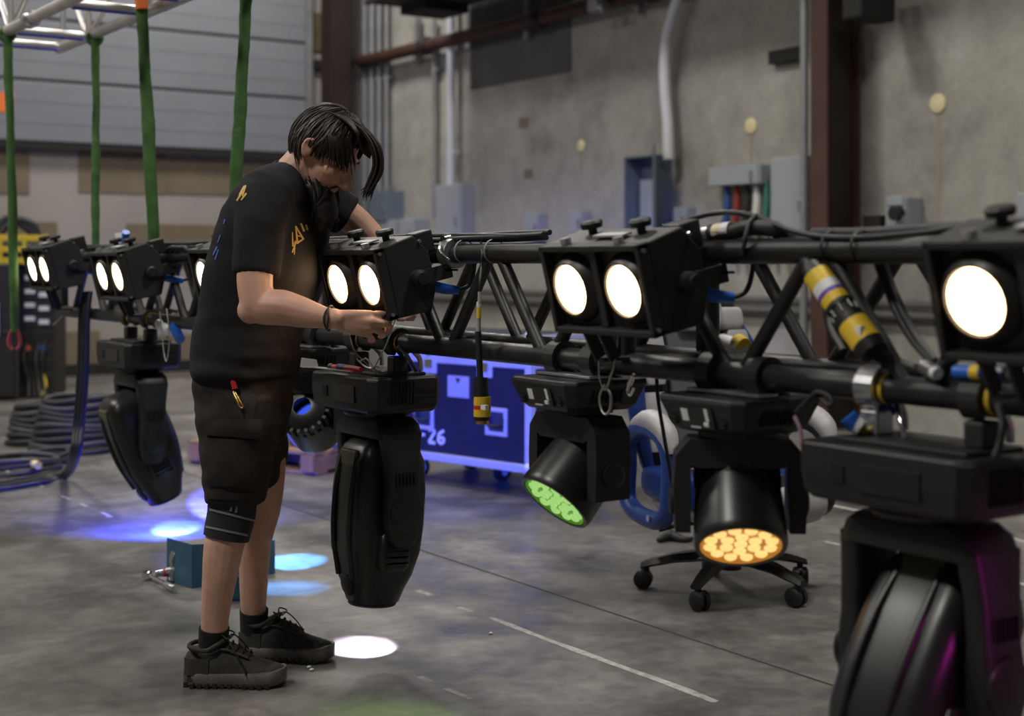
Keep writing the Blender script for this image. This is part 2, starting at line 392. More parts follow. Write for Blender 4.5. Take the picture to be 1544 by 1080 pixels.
# electrical boxes
def ebox(px0, px1, py0, py1, depth, label, mm=M_ebox, cat='electrical box', door=True, extra=None):
    xf = RXW-depth
    a, b = onx(px0, (py0+py1)/2, xf), onx(px1, (py0+py1)/2, xf); z1 = onx((px0+px1)/2, py0, xf).z; z0 = onx((px0+px1)/2, py1, xf).z
    t = thing('electrical_box', label, cat, (RXW, (a.y+b.y)/2, z0)); w_ = a.y-b.y; h_ = z1-z0
    MB().box((-depth/2, 0, h_/2), (depth, w_, h_)).build('enclosure', mm, t, bevel=.008)
    if door:
        MB().box((-depth-.006, 0, h_/2), (.012, w_*.94, h_*.95)).build('cover', mm, t, bevel=.003)
        MB().box((-depth-.02, -w_*.36, h_*.45), (.03, .03, .08)).build('latch', M_steel, t, bevel=.004)
    return t, w_, h_
ebox(657, 695, 278, 378, .16, 'tall grey electrical box below the bright conduit')
ebox(1162, 1216, 236, 372, .18, 'large pale grey electrical panel beside the red column')
t, w_, h_ = ebox(1068, 1146, 250, 279, .16, 'long grey trough with coloured wires hanging out', cat='wire trough')
for k, (cn, cl) in enumerate((('blue_wire_sleeve',(.02,.06,.25)),('red_wire_sleeve',(.22,.02,.02)),('black_wire_sleeve',(.012,.012,.012)),('white_wire_sleeve',(.6,.6,.58)),('green_wire_sleeve',(.03,.16,.11)))):
    y = w_*(.28-.19*k); m_ = mat(cn, cl, .6)
    MB().tube([(-.08,y,.02),(-.08,y-.01,-.15),(-.09,y+.01,-.34)], .03, n=8, radii=[.02,.033,.03]).build('hanging_wire', m_, t, smooth=60)
    MB().tube([(-.08,y,-.3),(-.07,y-.03,-.45),(-.07,y-.06,-.62)], .018, n=6).build('hanging_wire', M_rub, t, smooth=60)
# open panel
xf = 7.8; a, b_ = onx(942, 290, xf), onx(986, 290, xf); z1 = onx(965, 236, xf).z; z0 = onx(965, 372, xf).z; w_ = a.y-b_.y; h_ = z1-z0
t = thing('electrical_box', 'open slate grey electrical panel with its door swung out', 'electrical box', (RXW-.004, (a.y+b_.y)/2, z0))
MB().box((-.01,0,h_/2),(.02,w_,h_)).build('back_plate', M_eboxd, t)
for s_ in (-1, 1): MB().box((-.1, s_*w_/2, h_/2),(.2,.015,h_)).build('side_wall', M_eboxd, t)
MB().box((-.1,0,h_),(.2,w_,.015)).build('top_wall', M_eboxd, t); MB().box((-.1,0,.007),(.2,w_,.015)).build('bottom_wall', M_eboxd, t)
MB().box((-.04,.05,h_*.45),(.05,w_*.5,h_*.6)).build('breaker_panel', M_ebox, t, bevel=.005)
MB().bar((-.2,-w_/2,h_*.55),(-.36,-w_/2-.20,h_*.55),.02,h_*1.08).build('open_door', mat('slate_door', (.10,.115,.13), .5), t)
ebox(792, 812, 322, 362, .10, 'small grey outlet box right of the tall electrical box')
ebox(858, 878, 318, 352, .10, 'small outlet box left of the open panel')
ebox(1016, 1036, 312, 352, .10, 'small pale outlet box right of the open panel')
t, w_, h_ = ebox(1336, 1368, 298, 352, .16, 'grey switch box right of the red column', cat='switch box')
MB().cyl((-.17,-w_*.2,h_*.55),(-.24,-w_*.2,h_*.55),.05).build('switch_knob', M_blk, t, smooth=40); MB().box((-.17,0,h_*.9),(.03,w_*.8,.07)).build('hood', M_ebox, t, bevel=.01)
ebox(1534, 1570, 290, 352, .14, 'pale electrical box at the far right edge')
ebox(574, 596, 332, 372, .2, 'left small grey box low near the far corner conduits')
ebox(602, 624, 330, 372, .2, 'right small grey box low near the far corner conduits')
ebox(556, 584, 288, 335, .22, 'dark grey junction box under the corner conduits', mm=M_eboxd)
# plugs with drips
for px, py, r, lb in ((877,220,.055,'small'),(1133,190,.065,'middle'),(1415,156,.068,'right')):
    q = onx(px, py, RXW)
    t = thing('wall_plug', {'small':'cream round plug on the wall above the two outlet boxes','middle':'cream round plug on the wall above the wire trough','right':'cream round plug with long rusty drip right of red column'}[lb], 'plug', q, group='cream plugs in the concrete wall')
    MB().lathe((0,0,0),(-1,0,0),[(0,r),(.012,r),(.02,r*.8),(.022,.001)],n=18).build('plug_face', M_plug, t, smooth=50)
    n_ = 12; bm_ = MB(); LL = .25 if lb != 'right' else .9
    for i in range(n_):
        zA, zB = -r*.6-LL*i/n_, -r*.6-LL*(i+1)/n_; wA, wB = .024*(1-i/n_*.6), .024*(1-(i+1)/n_*.6); oA, oB = .012*noise.noise(V((px,i,0))), .012*noise.noise(V((px,i+1,0)))
        bm_.quad([(-.002,oA-wA,zA),(-.002,oA+wA,zA),(-.002,oB+wB,zB),(-.002,oB-wB,zB)])
    bm_.build('rust_drip', M_drip, t)
# dark repair patch (flat paint on the wall)
a, b_ = onx(710, 80, RXW), onx(862, 60, RXW); z1, z0 = onx(710, 28, RXW).z, onx(710, 136, RXW).z
MB().box((RXW-.004, (a.y+b_.y)/2, (z0+z1)/2+.1), (.008, a.y-b_.y, z1-z0+.2)).build('repair_patch', M_patch, wr)
for px, py, s_ in ((790,185,.10),(797,262,.09)):
    q = onx(px, py, RXW); MB().box((RXW-.003,q.y,q.z),(.006,s_*1.6,s_)).build('repair_patch', mat('tan_spot',(.17,.15,.10),.9), wr)
# high bay fixtures (above the frame) that carry the hall light
proto = None
for i, (hx, hy) in enumerate(HIGH_BAYS):
    t = thing('high_bay_lamp', 'round black high bay lamp under the ceiling, '+['near left','middle left','near the red column','over the flight case','far left','by the far corner'][i], 'ceiling lamp', (hx, hy, HIGH_BAY_Z), group='high bay lamps')
    MB().lathe((0,0,0),(0,0,1),[(0,.58),(.05,.58),(.10,.52),(.16,.18),(.26,.16),(.30,.03)],n=20).build('housing', M_blk, t, smooth=40)
    MB().cyl((0,0,.3),(0,0,.62),.01,n=6).build('hanger', M_steel, t)

# ------------------------------------------------------------------ black stage truss
TX, TX2, TZB, TZT, TR_ = 2.10, 2.362, .9605, 1.2225, .027
Y0, Y1, YJ = -.2, 6.98, 2.62
def black_truss(y0, y1, bn, label):
    t = thing('stage_truss', label, 'truss', (TX, y0, TZB-TR_), group='black box truss sections')
    for x in (TX, TX2):
        for z in (TZB, TZT):
            MB().cyl((x,y0,z),(x,y1,z),TR_,n=18).build('chord', M_truss, t, smooth=40, world=True)
    P = .487
    ys = [bn+k*P for k in range(-14, 15)]
    for x in (TX, TX2):
        for yb in ys:
            for s_ in (-1, 1):
                ya, yt = yb+s_*.03, yb+s_*(P/2-.03)
                if min(ya, yt) > y0+.02 and max(ya, yt) < y1-.02:
                    MB().cyl((x,ya,TZB+.012),(x,yt,TZT-.012),.0165,n=12).build('diagonal_brace', M_truss, t, smooth=40, world=True)
    for z in (TZB, TZT):
        for yb in ys:
            for s_ in (-1, 1):
                ya, yt = yb+s_*.03, yb+s_*(P/2-.03)
                if min(ya, yt) > y0+.02 and max(ya, yt) < y1-.02:
                    MB().cyl((TX+.012,ya,z),(TX2-.012,yt,z),.0125,n=8).build('cross_brace', M_truss, t, smooth=40, world=True)
    for y in (y0+.015, y1-.015):
        MB().cyl((TX,y,TZB),(TX,y,TZT),.018,n=10).build('end_brace', M_truss, t, smooth=40, world=True); MB().cyl((TX2,y,TZB),(TX2,y,TZT),.018,n=10).build('end_brace', M_truss, t, smooth=40, world=True)
        MB().cyl((TX,y,TZB),(TX2,y,TZB),.018,n=10).build('end_brace', M_truss, t, smooth=40, world=True); MB().cyl((TX,y,TZT),(TX2,y,TZT),.018,n=10).build('end_brace', M_truss, t, smooth=40, world=True)
    return t
black_truss(Y0, YJ, 2.242, 'nearer black box truss section on the right')
black_truss(YJ+.004, Y1, 2.925, 'farther black box truss section behind the man')

# ------------------------------------------------------------------ silver truss and slings
st = thing('silver_truss', 'silver aluminium truss hung high at the upper left', 'truss', (1.96, 7.15, 2.26))
AX, BX, AZ, AZ2 = 1.78, 2.14, 2.27, 2.63
for x in (AX, BX):
    for z in (AZ, AZ2): MB().cyl((x,7.2,z),(x,2.4,z),.026,n=14).build('chord', M_alu, st, smooth=40, world=True)
for y in (7.12, 6.72, 5.9, 5.5, 4.7, 4.3, 3.5):
    for z in (AZ, AZ2): MB().cyl((AX,y,z),(BX,y,z),.02,n=10).build('cross_brace', M_alu, st, smooth=40, world=True)
    MB().cyl((AX+.03,y,AZ-.012),(BX-.03,y,AZ-.012),.0135,n=10).build('blue_sleeve', M_alu_b, st, smooth=40, world=True)
    for x in (AX, BX): MB().cyl((x,y,AZ),(x,y,AZ2),.014,n=8).build('upright', M_alu, st, smooth=40, world=True)
for k, (ya, yb) in enumerate(((7.1,6.74),(6.7,5.92),(5.88,5.52),(5.48,4.72),(4.68,4.32),(4.28,3.52))):
    for x in (AX, BX): MB().cyl((x,ya,AZ if k%2 else AZ2),(x,yb,AZ2 if k%2 else AZ),.013,n=8).build('diagonal_brace', M_alu, st, smooth=40, world=True)
    MB().cyl((AX,ya,AZ2),(BX,yb,AZ2),.013,n=8).build('diagonal_brace', M_alu, st, smooth=40, world=True)
for y in (6.4, 5.2): MB().lathe((AX,y-.04,AZ),(0,1,0),[(0,.03),(.01,.038),(.07,.038),(.08,.03)]).build('coupler', M_steel, st, smooth=40, world=True)
def sling(pts, label, r=.022, foot=None, tape=None):
    P = [C(*p) for p in pts]
    t = thing('round_sling', label, 'sling', P[-1], group='green slings')
    n = 24; S_, T_ = spline(P, 10)
    b = MB(); rings = []
    for i, p in enumerate(S_):
        f = i/(len(S_)-1); tw = f*5; wv = .0012*sin(f*23)
        a = CR*cos(tw)+CF*sin(tw); d_ = CF*cos(tw)-CR*sin(tw)
        rr = r*(1+.12*noise.noise(V((f*18, pts[0][0], 0))))
        rings.append([p+CR*wv+a*cos(2*pi*k/12)*rr*1.12+d_*sin(2*pi*k/12)*rr*.95 for k in range(12)])
    b.rings(rings); b.build('webbing', M_sling, t, smooth=60, world=True)
    top = P[0]
    MB().tube([top+V((.04*cos(q_)*0,0,0))+CR*.030*cos(q_)+UP*(.026*sin(q_)) for q_ in [2*pi*k/10 for k in range(10)]], r*.7, n=8, closed=True, sub=3).build('choker_loop', M_sling, t, smooth=60, world=True)
    if tape: MB().cyl(C(*tape[0]), C(*tape[1]), r*1.08, n=12).build('orange_tag', M_orange, t, smooth=40, world=True)
    if foot:
        q_ = P[-1]
        for s_ in (-1, 1): MB().tube([q_+UP*.03, q_+CR*s_*.022-UP*.02, q_+CR*s_*.026-UP*.06, q_+CR*s_*.01-UP*.085], .010, n=8).build('red_shackle', M_redf, t, smooth=60, world=True)
sling([(11,52,6.6),(15,180,6.6),(19,330,6.6),(22,500,6.6)], 'leftmost green sling with a red shackle at its end', .0195, foot=True)
sling([(143,58,6.68),(145,150,6.68),(144,260,6.66),(144,388,6.62)], 'green sling hanging straight between two blinders at left', .018)
sling([(212,-40,5.95),(216,60,5.95),(224,200,5.95),(233,390,5.97)], 'thick dark green sling with orange tag at its top', .0245, tape=((212.2,-6,5.93),(214,14,5.93)))
sling([(373,-40,5.15),(368,60,5.15),(360,200,5.15),(349,388,5.16)], 'bright green sling behind the man\'s back', .0215)

# ------------------------------------------------------------------ blinders
def blinder(y, z, label, lm=M_lamp, tilt=14, x=1.955, clampside=1):
    t = thing('blinder_light', label, 'stage light', (x, y, z), group='two lamp blinders along the truss')
    W, H, Dp = .352, .20, .165; h = W/2
    M = RY(radians(-tilt))
    # housing: frame round the recessed front, back shell
    b = MB(M); e = .014; fx = -Dp/2; d_ = .030
    b.box((fx+d_/2, 0, H/2-e/2), (d_, W, e)); b.box((fx+d_/2, 0, -H/2+e/2), (d_, W, e))
    b.box((fx+d_/2, h-e/2, 0), (d_, e, H)); b.box((fx+d_/2, -h+e/2, 0), (d_, e, H))
    b.box((fx+d_/2+.006, 0, 0), (d_-.012, .022, H-2*e))
    b.build('front_frame', M_blkm, t, bevel=.003)
    prof = [(fx+d_, -H/2), (fx+d_, H/2), (.045, H/2+.010), (.082, H*.28), (.086, -H*.2), (.055, -H/2-.006)]
    MB(M).prism(prof, (0,-h,0), (1,0,0), (0,0,1), (0,W,0)).build('rear_housing', M_blkm, t, bevel=.004)
    for s_ in (-1, 1):
        yy = s_*.0935; fr = fx+d_
        lo = MB(M).lathe((fr,yy,0),(-1,0,0),[(-.002,.080),(.004,.080),(.010,.075),(.022,.066),(.027,.061),(.026,.057),(.018,.055)],n=28,cap=False).build('lamp_ring', M_retro if s_ < 2 else M_blk, t, smooth=50)
        MB(M).lathe((fr,yy,0),(-1,0,0),[(.020,.0548),(.0225,.053),(.024,.042),(.025,.022),(.0255,.001)],n=28,cap=False).build('lit_lamp', lm, lo, smooth=60)
        MB(M).cyl((fx+.02, yy*1.0, H/2+.001),(fx+.02, yy*1.0, H/2+.014),.012,n=10).build('knob_stem', M_steel, t)
        k = MB(M).lathe((.01,s_*.085,H/2+.006),(0,0,1),[(0,.010),(.012,.010),(.014,.024),(.026,.026),(.031,.022),(.032,.001)],n=14).build('knob', M_blk, t, smooth=40)
    MB(M).box((-.02,-.02,H/2+.010),(.03,.10,.004)).build('label_strip', M_grey, t)
    for yy in (-h-.002, h+.002):
        for (px_, pz) in ((-.07,.085),(-.07,-.085),(.02,.0),(.06,.09)):
            MB(M).cyl((px_,yy-.003,pz),(px_,yy+.003,pz),.005,n=8).build('screw', M_steel, t)
    # yoke to the truss
    cx = TX-x; cz = TZT-z
    for s_ in (-1, 1):
        yy = s_*(h+.012)
        MB().bar((.03,yy,.0),(cx-.012,yy,cz-.045),.006,.04,up=V((0,1,0)).cross(V((cx,0,cz)))).build('yoke_arm', M_blkm, t)
        MB().lathe((.03,yy-s_*.012,0),(0,s_,0),[(0,.024),(.022,.024),(.026,.016),(.034,.016)],n=14).build('pivot_knob', M_blk, t, smooth=40)
    MB().box((cx-.012,0,cz-.045),(.04,W+.03,.006)).build('yoke_bridge', M_blkm, t)
    for yy in (h-.03, h-.085):
        MB().bar((.01,yy,-H/2),(.05,yy,TZB-z+.02),.008,.030,up=V((1,0,0))).build('support_post', M_blkm, t)
    MB().bar((.05,h-.03,TZB-z+.015),(cx,h-.03,TZB-z+.015),.03,.008).build('support_foot', M_blkm, t)
    # half coupler on the top chord
    yc = 0
    MB().lathe((cx,yc-.025,cz),(0,1,0),[(0,.030),(0,.040),(.05,.040),(.05,.030)],n=18).build('hook_clamp', M_steel, t, smooth=40)
    MB().box((cx-.01,yc,cz-.035),(.03,.03,.03)).build('clamp_bolt', M_steel, t, bevel=.004)
    # blue power plug on the rear
    p = MB().tube([(.09,-h+.03,-.02),(.13,-h+.02,-.03),(.17,-h+.01,-.035)], .014, n=12, radii=[.015,.015,.012]).build('blue_plug', M_blue, t, smooth=60)
    MB().tube([(.165,-h+.01,-.035),(.20,-h+.0,-.02),(.21,-h-.01,.03),(.20,-h-.02,.09)], .006, n=8).build('power_lead', M_rub, t, smooth=60)
    MB().box((.075,-h+.06,.10),(.06,.05,.06), (M.to_3x3())).build('junction_box', M_blk, t, bevel=.004)
    return t
blinder(1.367, 1.155, 'bright two lamp blinder cut off by the right picture edge')
blinder(2.445, 1.157, 'two lamp blinder at centre, above the green lit moving light')
blinder(3.560, 1.155, 'two lamp blinder the man is working on')
blinder(4.566, 1.165, 'two lamp blinder half hidden behind the man\'s back', M_lampw)
blinder(5.641, 1.160, 'two lamp blinder between the man and the leftmost blinder', M_lampw)
blinder(6.643, 1.185, 'leftmost two lamp blinder at the far truss end', M_lampw)

# ------------------------------------------------------------------ moving heads
def half_clamp(t, y, z0, mm=M_steel, band=None, name='clamp'):
    """hook clamp round the lower chord; local origin on the chord centre"""
    b = MB(); n = 16; R0, R1 = .029, .043
    ring = lambda R: [(R*cos(a), R*sin(a)) for a in [radians(-60+300*k/n) for k in range(n+1)]]
    poly = ring(R1)+ring(R0)[::-1]
    c = b.prism([(p[0], p[1]) for p in poly], (0,y-.022,0), (1,0,0), (0,0,1), (0,.044,0)).build(name, mm, t)
    MB().box((0,y,-.065),(.05,.044,.05)).build('clamp_block', mm, c, bevel=.006)
    MB().cyl((0,y,-.08),(0,y,z0),.012,n=10).build('clamp_bolt', M_steel, c, smooth=40)
    MB().tube([(.045,y,-.02),(.075,y,-.05),(.08,y,-.085)], .008, n=8).build('wing_bolt', M_steel, c, smooth=60)
    if band: MB().cyl((0,y-.035,0),(0,y-.026,0),.0295,n=18,cap=False).build('tape_band', band, c, smooth=40)
    return c
def rrect(hx, hy, r, n=4):
    out = []
    for cx_, cy_, a0 in ((hx-r,hy-r,0),(-hx+r,hy-r,90),(-hx+r,-hy+r,180),(hx-r,-hy+r,270)):
        for k in range(n+1):
            a = radians(a0+90*k/n); out.append((cx_+r*cos(a), cy_+r*sin(a)))
    return out
def spot_head(y, label, tilt, clampm=M_steel, beam=(1,1,1), lens_e=2.0, detail=True, x=TX, headshift=0):
    t = thing('moving_head_spot', label, 'stage light', (x, y, TZB), group='moving head spots hung under the truss')
    zt, zb = -.098, -.205
    # base
    prof = [(-.128,-.165),(-.105,-.19),(.095,-.19),(.118,-.165),(.118,.19),(.095,.215),(-.105,.215),(-.128,.19)]
    b = MB(); b.rings([[V((px*sx, py*sx, z)) for px, py in prof] for z, sx in ((zb,.90),(zb+.012,.97),(zb+.05,1.0),(zt-.008,1.0),(zt,.965))])
    base = b.build('base', M_blk, t, bevel=.003)
    MB().box((0,0,zt+.004),(.16,.30,.010)).build('top_plate', M_blkm, base, bevel=.003)
    for i in range(8):
        for j in (0,):
            MB().box((-.045+i*.0115-.02,-.1905,(zt+zb)/2+.005),(.005,.004,.065)).build('vent_slot', M_slot, base)
    for zz in (-.018,.018):
        MB().box((.055,-.1905,(zt+zb)/2+zz),(.075,.004,.014)).build('connector_port', M_slot, base)
    MB().box((-.1285,-.02,(zt+zb)/2),(.004,.14,.05)).build('display_panel', M_blks, base, bevel=.001)
    MB().box((-.1285,.10,(zt+zb)/2),(.004,.03,.03)).build('connector_port', M_slot, base)
    # clamps
    for s_ in (-1, 1): half_clamp(t, s_*.12, zt, clampm if s_ > 0 else M_blkm, M_yel)
    # turntable and yoke
    MB().lathe((0,0,zb+.004),(0,0,-1),[(0,.10),(.012,.105),(.022,.10),(.024,.09)],n=26).build('pan_bearing', M_blk, t, smooth=40)
    yz = zb-.022
    yk = MB(); 
    yk.rings([[V((px, py, z)) for px, py in rrect(hx, hy, .03)] for hx, hy, z in ((.062,.125,yz),(.070,.148,yz-.018),(.072,.158,yz-.045),(.068,.16,yz-.058))])
    yoke = yk.build('yoke_crown', M_blk, t, smooth=40)
    piv = -.50
    for s_ in (-1, 1):
        rings = []
        for z, hx, y0, y1 in ((yz-.04,.068,.108,.158),(yz-.12,.056,.118,.166),(yz-.20,.053,.120,.170),(piv+.03,.056,.118,.176),(piv-.04,.054,.118,.178),(piv-.08,.044,.120,.172),(piv-.10,.026,.124,.166)):
            yc, hy = (y0+y1)/2, (y1-y0)/2
            rings.append([V((px, s_*yc+py, z)) for px, py in rrect(hx, hy, min(hx,hy)*.6)])
        arm = MB().rings(rings).build('yoke_arm', M_blk, t, smooth=40)
        MB().lathe((0,s_*.169,piv),(0,s_,0),[(0,.055),(.010,.055),(.014,.045)],n=22).build('pivot_cap', M_blks, arm, smooth=40)
        for k in range(6): MB().box((-.03+k*.012,s_*.170,piv+.10),(.005,.006,.04)).build('vent_slot', M_slot, arm)
    # head
    Mh = TR(0,0,piv) @ RY(radians(tilt)) @ TR(headshift,0,0)
    prof = [(.205,.050,.045,.02),(.200,.075,.072,.03),(.180,.096,.092,.04),(.14,.112,.106,.045),(.05,.120,.112,.05),(-.05,.120,.112,.05),(-.13,.114,.110,.05),(-.20,.098,.098,.05),(-.245,.084,.084,.055),(-.285,.074,.075,.06),(-.290,.068,.069,.06)]
    hb = MB(Mh); hb.rings([[V((px, py, z)) for px, py in rrect(hx, hy, min(r, hx*.95, hy*.95), 5)] for z, hx, hy, r in prof])
    head = hb.build('head', M_blks, t, smooth=35)
    # shell ribs, rear cap, front cover
    for s_ in (-1, 1):
        MB(Mh).tube([(-.106,s_*.045,.15),(-.120,s_*.05,.05),(-.120,s_*.05,-.08),(-.096,s_*.045,-.21)], .009, n=8).build('shell_rib', M_blks, head, smooth=60)
        MB(Mh).tube([(.106,s_*.045,.15),(.120,s_*.05,.05),(.120,s_*.05,-.08),(.096,s_*.045,-.21)], .009, n=8).build('shell_rib', M_blks, head, smooth=60)
    MB(Mh).box((-.104,0,.145),(.02,.10,.05)).build('rear_badge', mat('badge_bronze',(.10,.09,.05),.35,metal=.4), head, bevel=.006)
    for s_ in (-1, 1):
        MB(Mh).rings([[V((px, s_*.104+py, z)) for px, py in rrect(hx, hy, hy*.8)] for z, hx, hy in ((-.06,.03,.010),(-.075,.05,.022),(-.12,.054,.030),(-.165,.052,.030),(-.18,.040,.020))]).build('focus_housing', M_blks, head, smooth=45)
        for k in range(4): MB(Mh).box((0,s_*.128,-.10-.018*k),(.08,.012,.005)).build('vent_slot', M_slot, head)
    MB(Mh).lathe((0,0,-.278),(0,0,-1),[(0,.070),(.016,.074),(.020,.070),(.020,.060),(.008,.056)],n=26,cap=False).build('lens_ring', M_blk, head, smooth=40)
    MB(Mh).lathe((0,0,-.282),(0,0,-1),[(0,.057),(.006,.04),(.008,.001)],n=24,cap=False).build('lens', mat('spot_lens_%d' % int(y*100), (.2,.2,.25), .1, emit=beam, estr=lens_e), head, smooth=60)
    MB(Mh).lathe((-.086,0,-.235),(-1,0,-.25),[(0,.034),(.006,.034),(.010,.028)],n=18).build('logo_disc', M_blk, head, smooth=40)
    return t, (TR(x,y,TZB) @ Mh)
def beam(name, M, off, target, energy, col, size, blend=.15, rad=.02):
    p = M @ V(off)
    d = (V(target)-p).normalized()
    p = p+d*.012
    o = lamp('SPOT', name, p, energy, col, spot_size=size, spot_blend=blend, shadow_soft_size=rad)
    aim(o, target); return o
tC, mC = spot_head(1.735, 'black moving head spot in the right foreground', 32, headshift=0)
tA, mA = spot_head(3.815, 'black moving head spot pointing straight down beside the man', 4, clampm=M_blkm)
tB, mB = spot_head(5.90, 'black moving head spot at left, tilted, lit blue', -22, clampm=M_blkm, beam=(.25,.45,1))
def floor_hit(px, py): return onz(px, py, 0)
h = floor_hit(549, 980); beam('spot_beam', mA, (0,0,-.30), (h.x,h.y,0), 75, (.80,.66,1.0), 2*math.atan(.095/.175), .12)
h = floor_hit(262, 801); beam('spot_beam', mB, (0,0,-.30), (h.x,h.y,0), 110, (.30,.72,1.0), 2*math.atan(.085/.25), .12)

def wash_head(y, label, yaw, tilt, lens_cols, estr, x=TX, disp=True, face=True, zoff=0):
    """base keeps square to the truss; yoke turns by yaw; the head tilts about the yoke's arm axis"""
    t = thing('moving_head_wash', label, 'stage light', (x, y, TZB), group='moving head washes hung under the truss')
    zt, zb = -.042, -.118
    prof = [(-.105,-.135),(.105,-.135),(.125,-.11),(.125,.11),(.105,.135),(-.105,.135),(-.125,.11),(-.125,-.11)]
    base = MB().rings([[V((px*sx, py*sx, z)) for px, py in prof] for z, sx in ((zb,.72),(zb+.014,.84),(zt-.01,1.0),(zt,.98))]).build('base', M_blk, t, bevel=.003)
    # display on the side that faces the hall floor
    for (yy, zz, sy, sz, mm, nm) in ((0,-.004,.10,.046,M_blks,'display_panel'),(.034,.0,.020,.026,M_white,'display_icon'),(-.032,.004,.010,.028,M_white,'display_text'),(-.032,-.016,.014,.008,M_white,'display_text'),(0,.020,.03,.003,M_grey,'display_text'),(0,-.024,.03,.003,M_grey,'display_text')):
        dep = -.1155 if nm == 'display_panel' else -.118
        MB(TR(dep,yy,(zt+zb)/2+zz) @ RY(radians(-17))).box((0,0,0),(.004,sy,sz)).build(nm, mm, base)
    for k in range(5):
        for s_ in (-1,1): MB(TR(-.112,s_*(.075),(zt+zb)/2+.02-.010*k) @ RY(radians(-17))).box((0,0,0),(.006,.016,.004)).build('vent_slot', M_slot, base)
    for k in range(7): MB(TR(-.05+.014*k,-.124,(zt+zb)/2) @ RX(radians(16))).box((0,0,0),(.005,.006,.034)).build('vent_slot', M_slot, base)
    for k in range(3): MB().cyl((.06,-.06+.06*k,zt-.002),(.075,-.06+.06*k,zt+.022),.012,n=10).build('socket', M_blk, base, smooth=40)
    for s_ in (-1, 1): half_clamp(t, s_*.075, zt, M_blkm)
    MB().box((-.02,0,zt+.006),(.06,.22,.008)).build('omega_bracket', M_steel, base, bevel=.002)
    MB().lathe((0,0,zb+.002),(0,0,-1),[(0,.085),(.012,.085),(.014,.07)],n=22).build('pan_bearing', M_grey if False else M_blkm, t, smooth=40)
    My = RZ(yaw)
    yz = zb-.014; hw = .135; piv = -.268
    # yoke as an arch profile in the arm plane, extruded
    out = [(-hw,piv-.06),(-hw-.004,piv+.03),(-hw,yz-.035),(-hw+.03,yz),(hw-.03,yz),(hw,yz-.035),(hw+.004,piv+.03),(hw,piv-.06),(hw-.032,piv-.06),(hw-.032,yz-.052),(hw-.045,yz-.060),(-hw+.045,yz-.060),(-hw+.032,yz-.052),(-hw+.032,piv-.06)]
    yoke = MB(My)
    n_ = len(out)
    A = [V((-.055, p[0], p[1])) for p in out]; B = [V((.055, p[0], p[1])) for p in out]
    # arch built of convex quads so that its opening stays open
    def arch(b, hx):
        q = lambda p: [V((-hx,p[0],p[1])), V((hx,p[0],p[1]))]
        segs = [(0,13,12,2,1),(2,12,11,3),(3,11,10,4),(4,10,9,5),(5,9,8,7,6)]
        for s_ in segs:
            f = [V((-hx,out[i][0],out[i][1])) for i in s_]; g = [V((hx,out[i][0],out[i][1])) for i in s_]; m_ = len(s_)
            b.add(f+g, [tuple(range(m_)), tuple(range(m_, 2*m_))])
        for i in range(n_):
            j = (i+1) % n_
            b.add(q(out[i])+q(out[j]), [(0,1,3,2)])
    arch(yoke, .052)
    yo = yoke.build('yoke', M_blkm, t)
    for s_ in (-1, 1): MB(My).lathe((0,s_*(hw+.002),piv),(0,s_,0),[(0,.032),(.006,.032),(.010,.024)],n=18).build('pivot_cap', M_blk, yo, smooth=40)
    Mh = TR(0,0,piv) @ RZ(yaw) @ RY(radians(tilt))
    hd = MB(Mh).lathe((0,0,.078),(0,0,-1),[(0,.03),(.002,.060),(.014,.078),(.045,.084),(.050,.091),(.08,.094),(.165,.098),(.178,.098),(.185,.095),(.185,.087),(.173,.084)],n=36,cap=False).build('head', M_blks, t, smooth=30)
    for k in range(22):
        a = 2*pi*k/22
        MB(Mh @ RZ(a)).box((.086,0,.050),(.014,.012,.050)).build('cooling_fin', M_blkm, hd, bevel=.002)
    MB(Mh).lathe((0,0,-.098),(0,0,-1),[(0,.084),(.001,.001)],n=30,cap=False).build('lens_plate', lens_cols[0], hd)
    cells = [(0,0)]+[(.033*cos(a), .033*sin(a)) for a in [2*pi*k/6 for k in range(6)]]+[(.065*cos(a), .065*sin(a)) for a in [2*pi*(k+.5)/12 for k in range(12)]]
    for (cx_, cy_) in cells:
        MB(Mh).lathe((cx_,cy_,-.099),(0,0,-1),[(0,.0138),(.004,.0128),(.007,.008),(.008,.001)],n=12,cap=False).build('lens_cell', lens_cols[1], hd, smooth=60)
    MB(Mh).lathe((0,0,-.094),(0,0,-1),[(0,.088),(.004,.0845),(.012,.0845)],n=32,cap=False).build('lens_rim', lens_cols[2], hd, smooth=40)
    return t, TR(x,y,TZB) @ Mh
def emis(name, col, s, base=(.3,.3,.3)): return mat(name, base, .25, emit=col, estr=s)
amb = (emis('amber_plate', (1,.34,.03), .34), emis('amber_cell', (1,.62,.20), 1.15), emis('amber_rim', (1,.40,.05), .30, (.2,.1,.03)))
grn = (emis('green_plate', (.18,.62,.05), .26), emis('green_cell', (.50,.95,.24), .62), emis('green_rim', (.25,.8,.06), .15, (.05,.1,.02)))
blu = (emis('blue_plate', (.05,.12,1), .8), emis('blue_cell', (.1,.25,1), 2.0), emis('blue_rim', (.05,.1,1), .2, (.02,.03,.1)))
tAm, mAm = wash_head(2.235, 'amber lit moving wash light pointing down towards the camera', radians(52), 36, amb, 1)
tGr, mGr = wash_head(2.80, 'green lit moving wash light tilted to the left', 0, 44, grn, 1)
tW3, mW3 = wash_head(4.29, 'blue moving wash light partly hidden behind the straight down spot', radians(-134), 62, blu, 1)
tW4, mW4 = wash_head(4.86, 'blue moving wash light mostly hidden behind the man', radians(-111), 55, blu, 1)
h = floor_hit(600, 1085); beam('wash_beam', mGr, (0,0,-.125), (h.x,h.y,0), 34, (.45,.9,.15), radians(26), .6, .06)
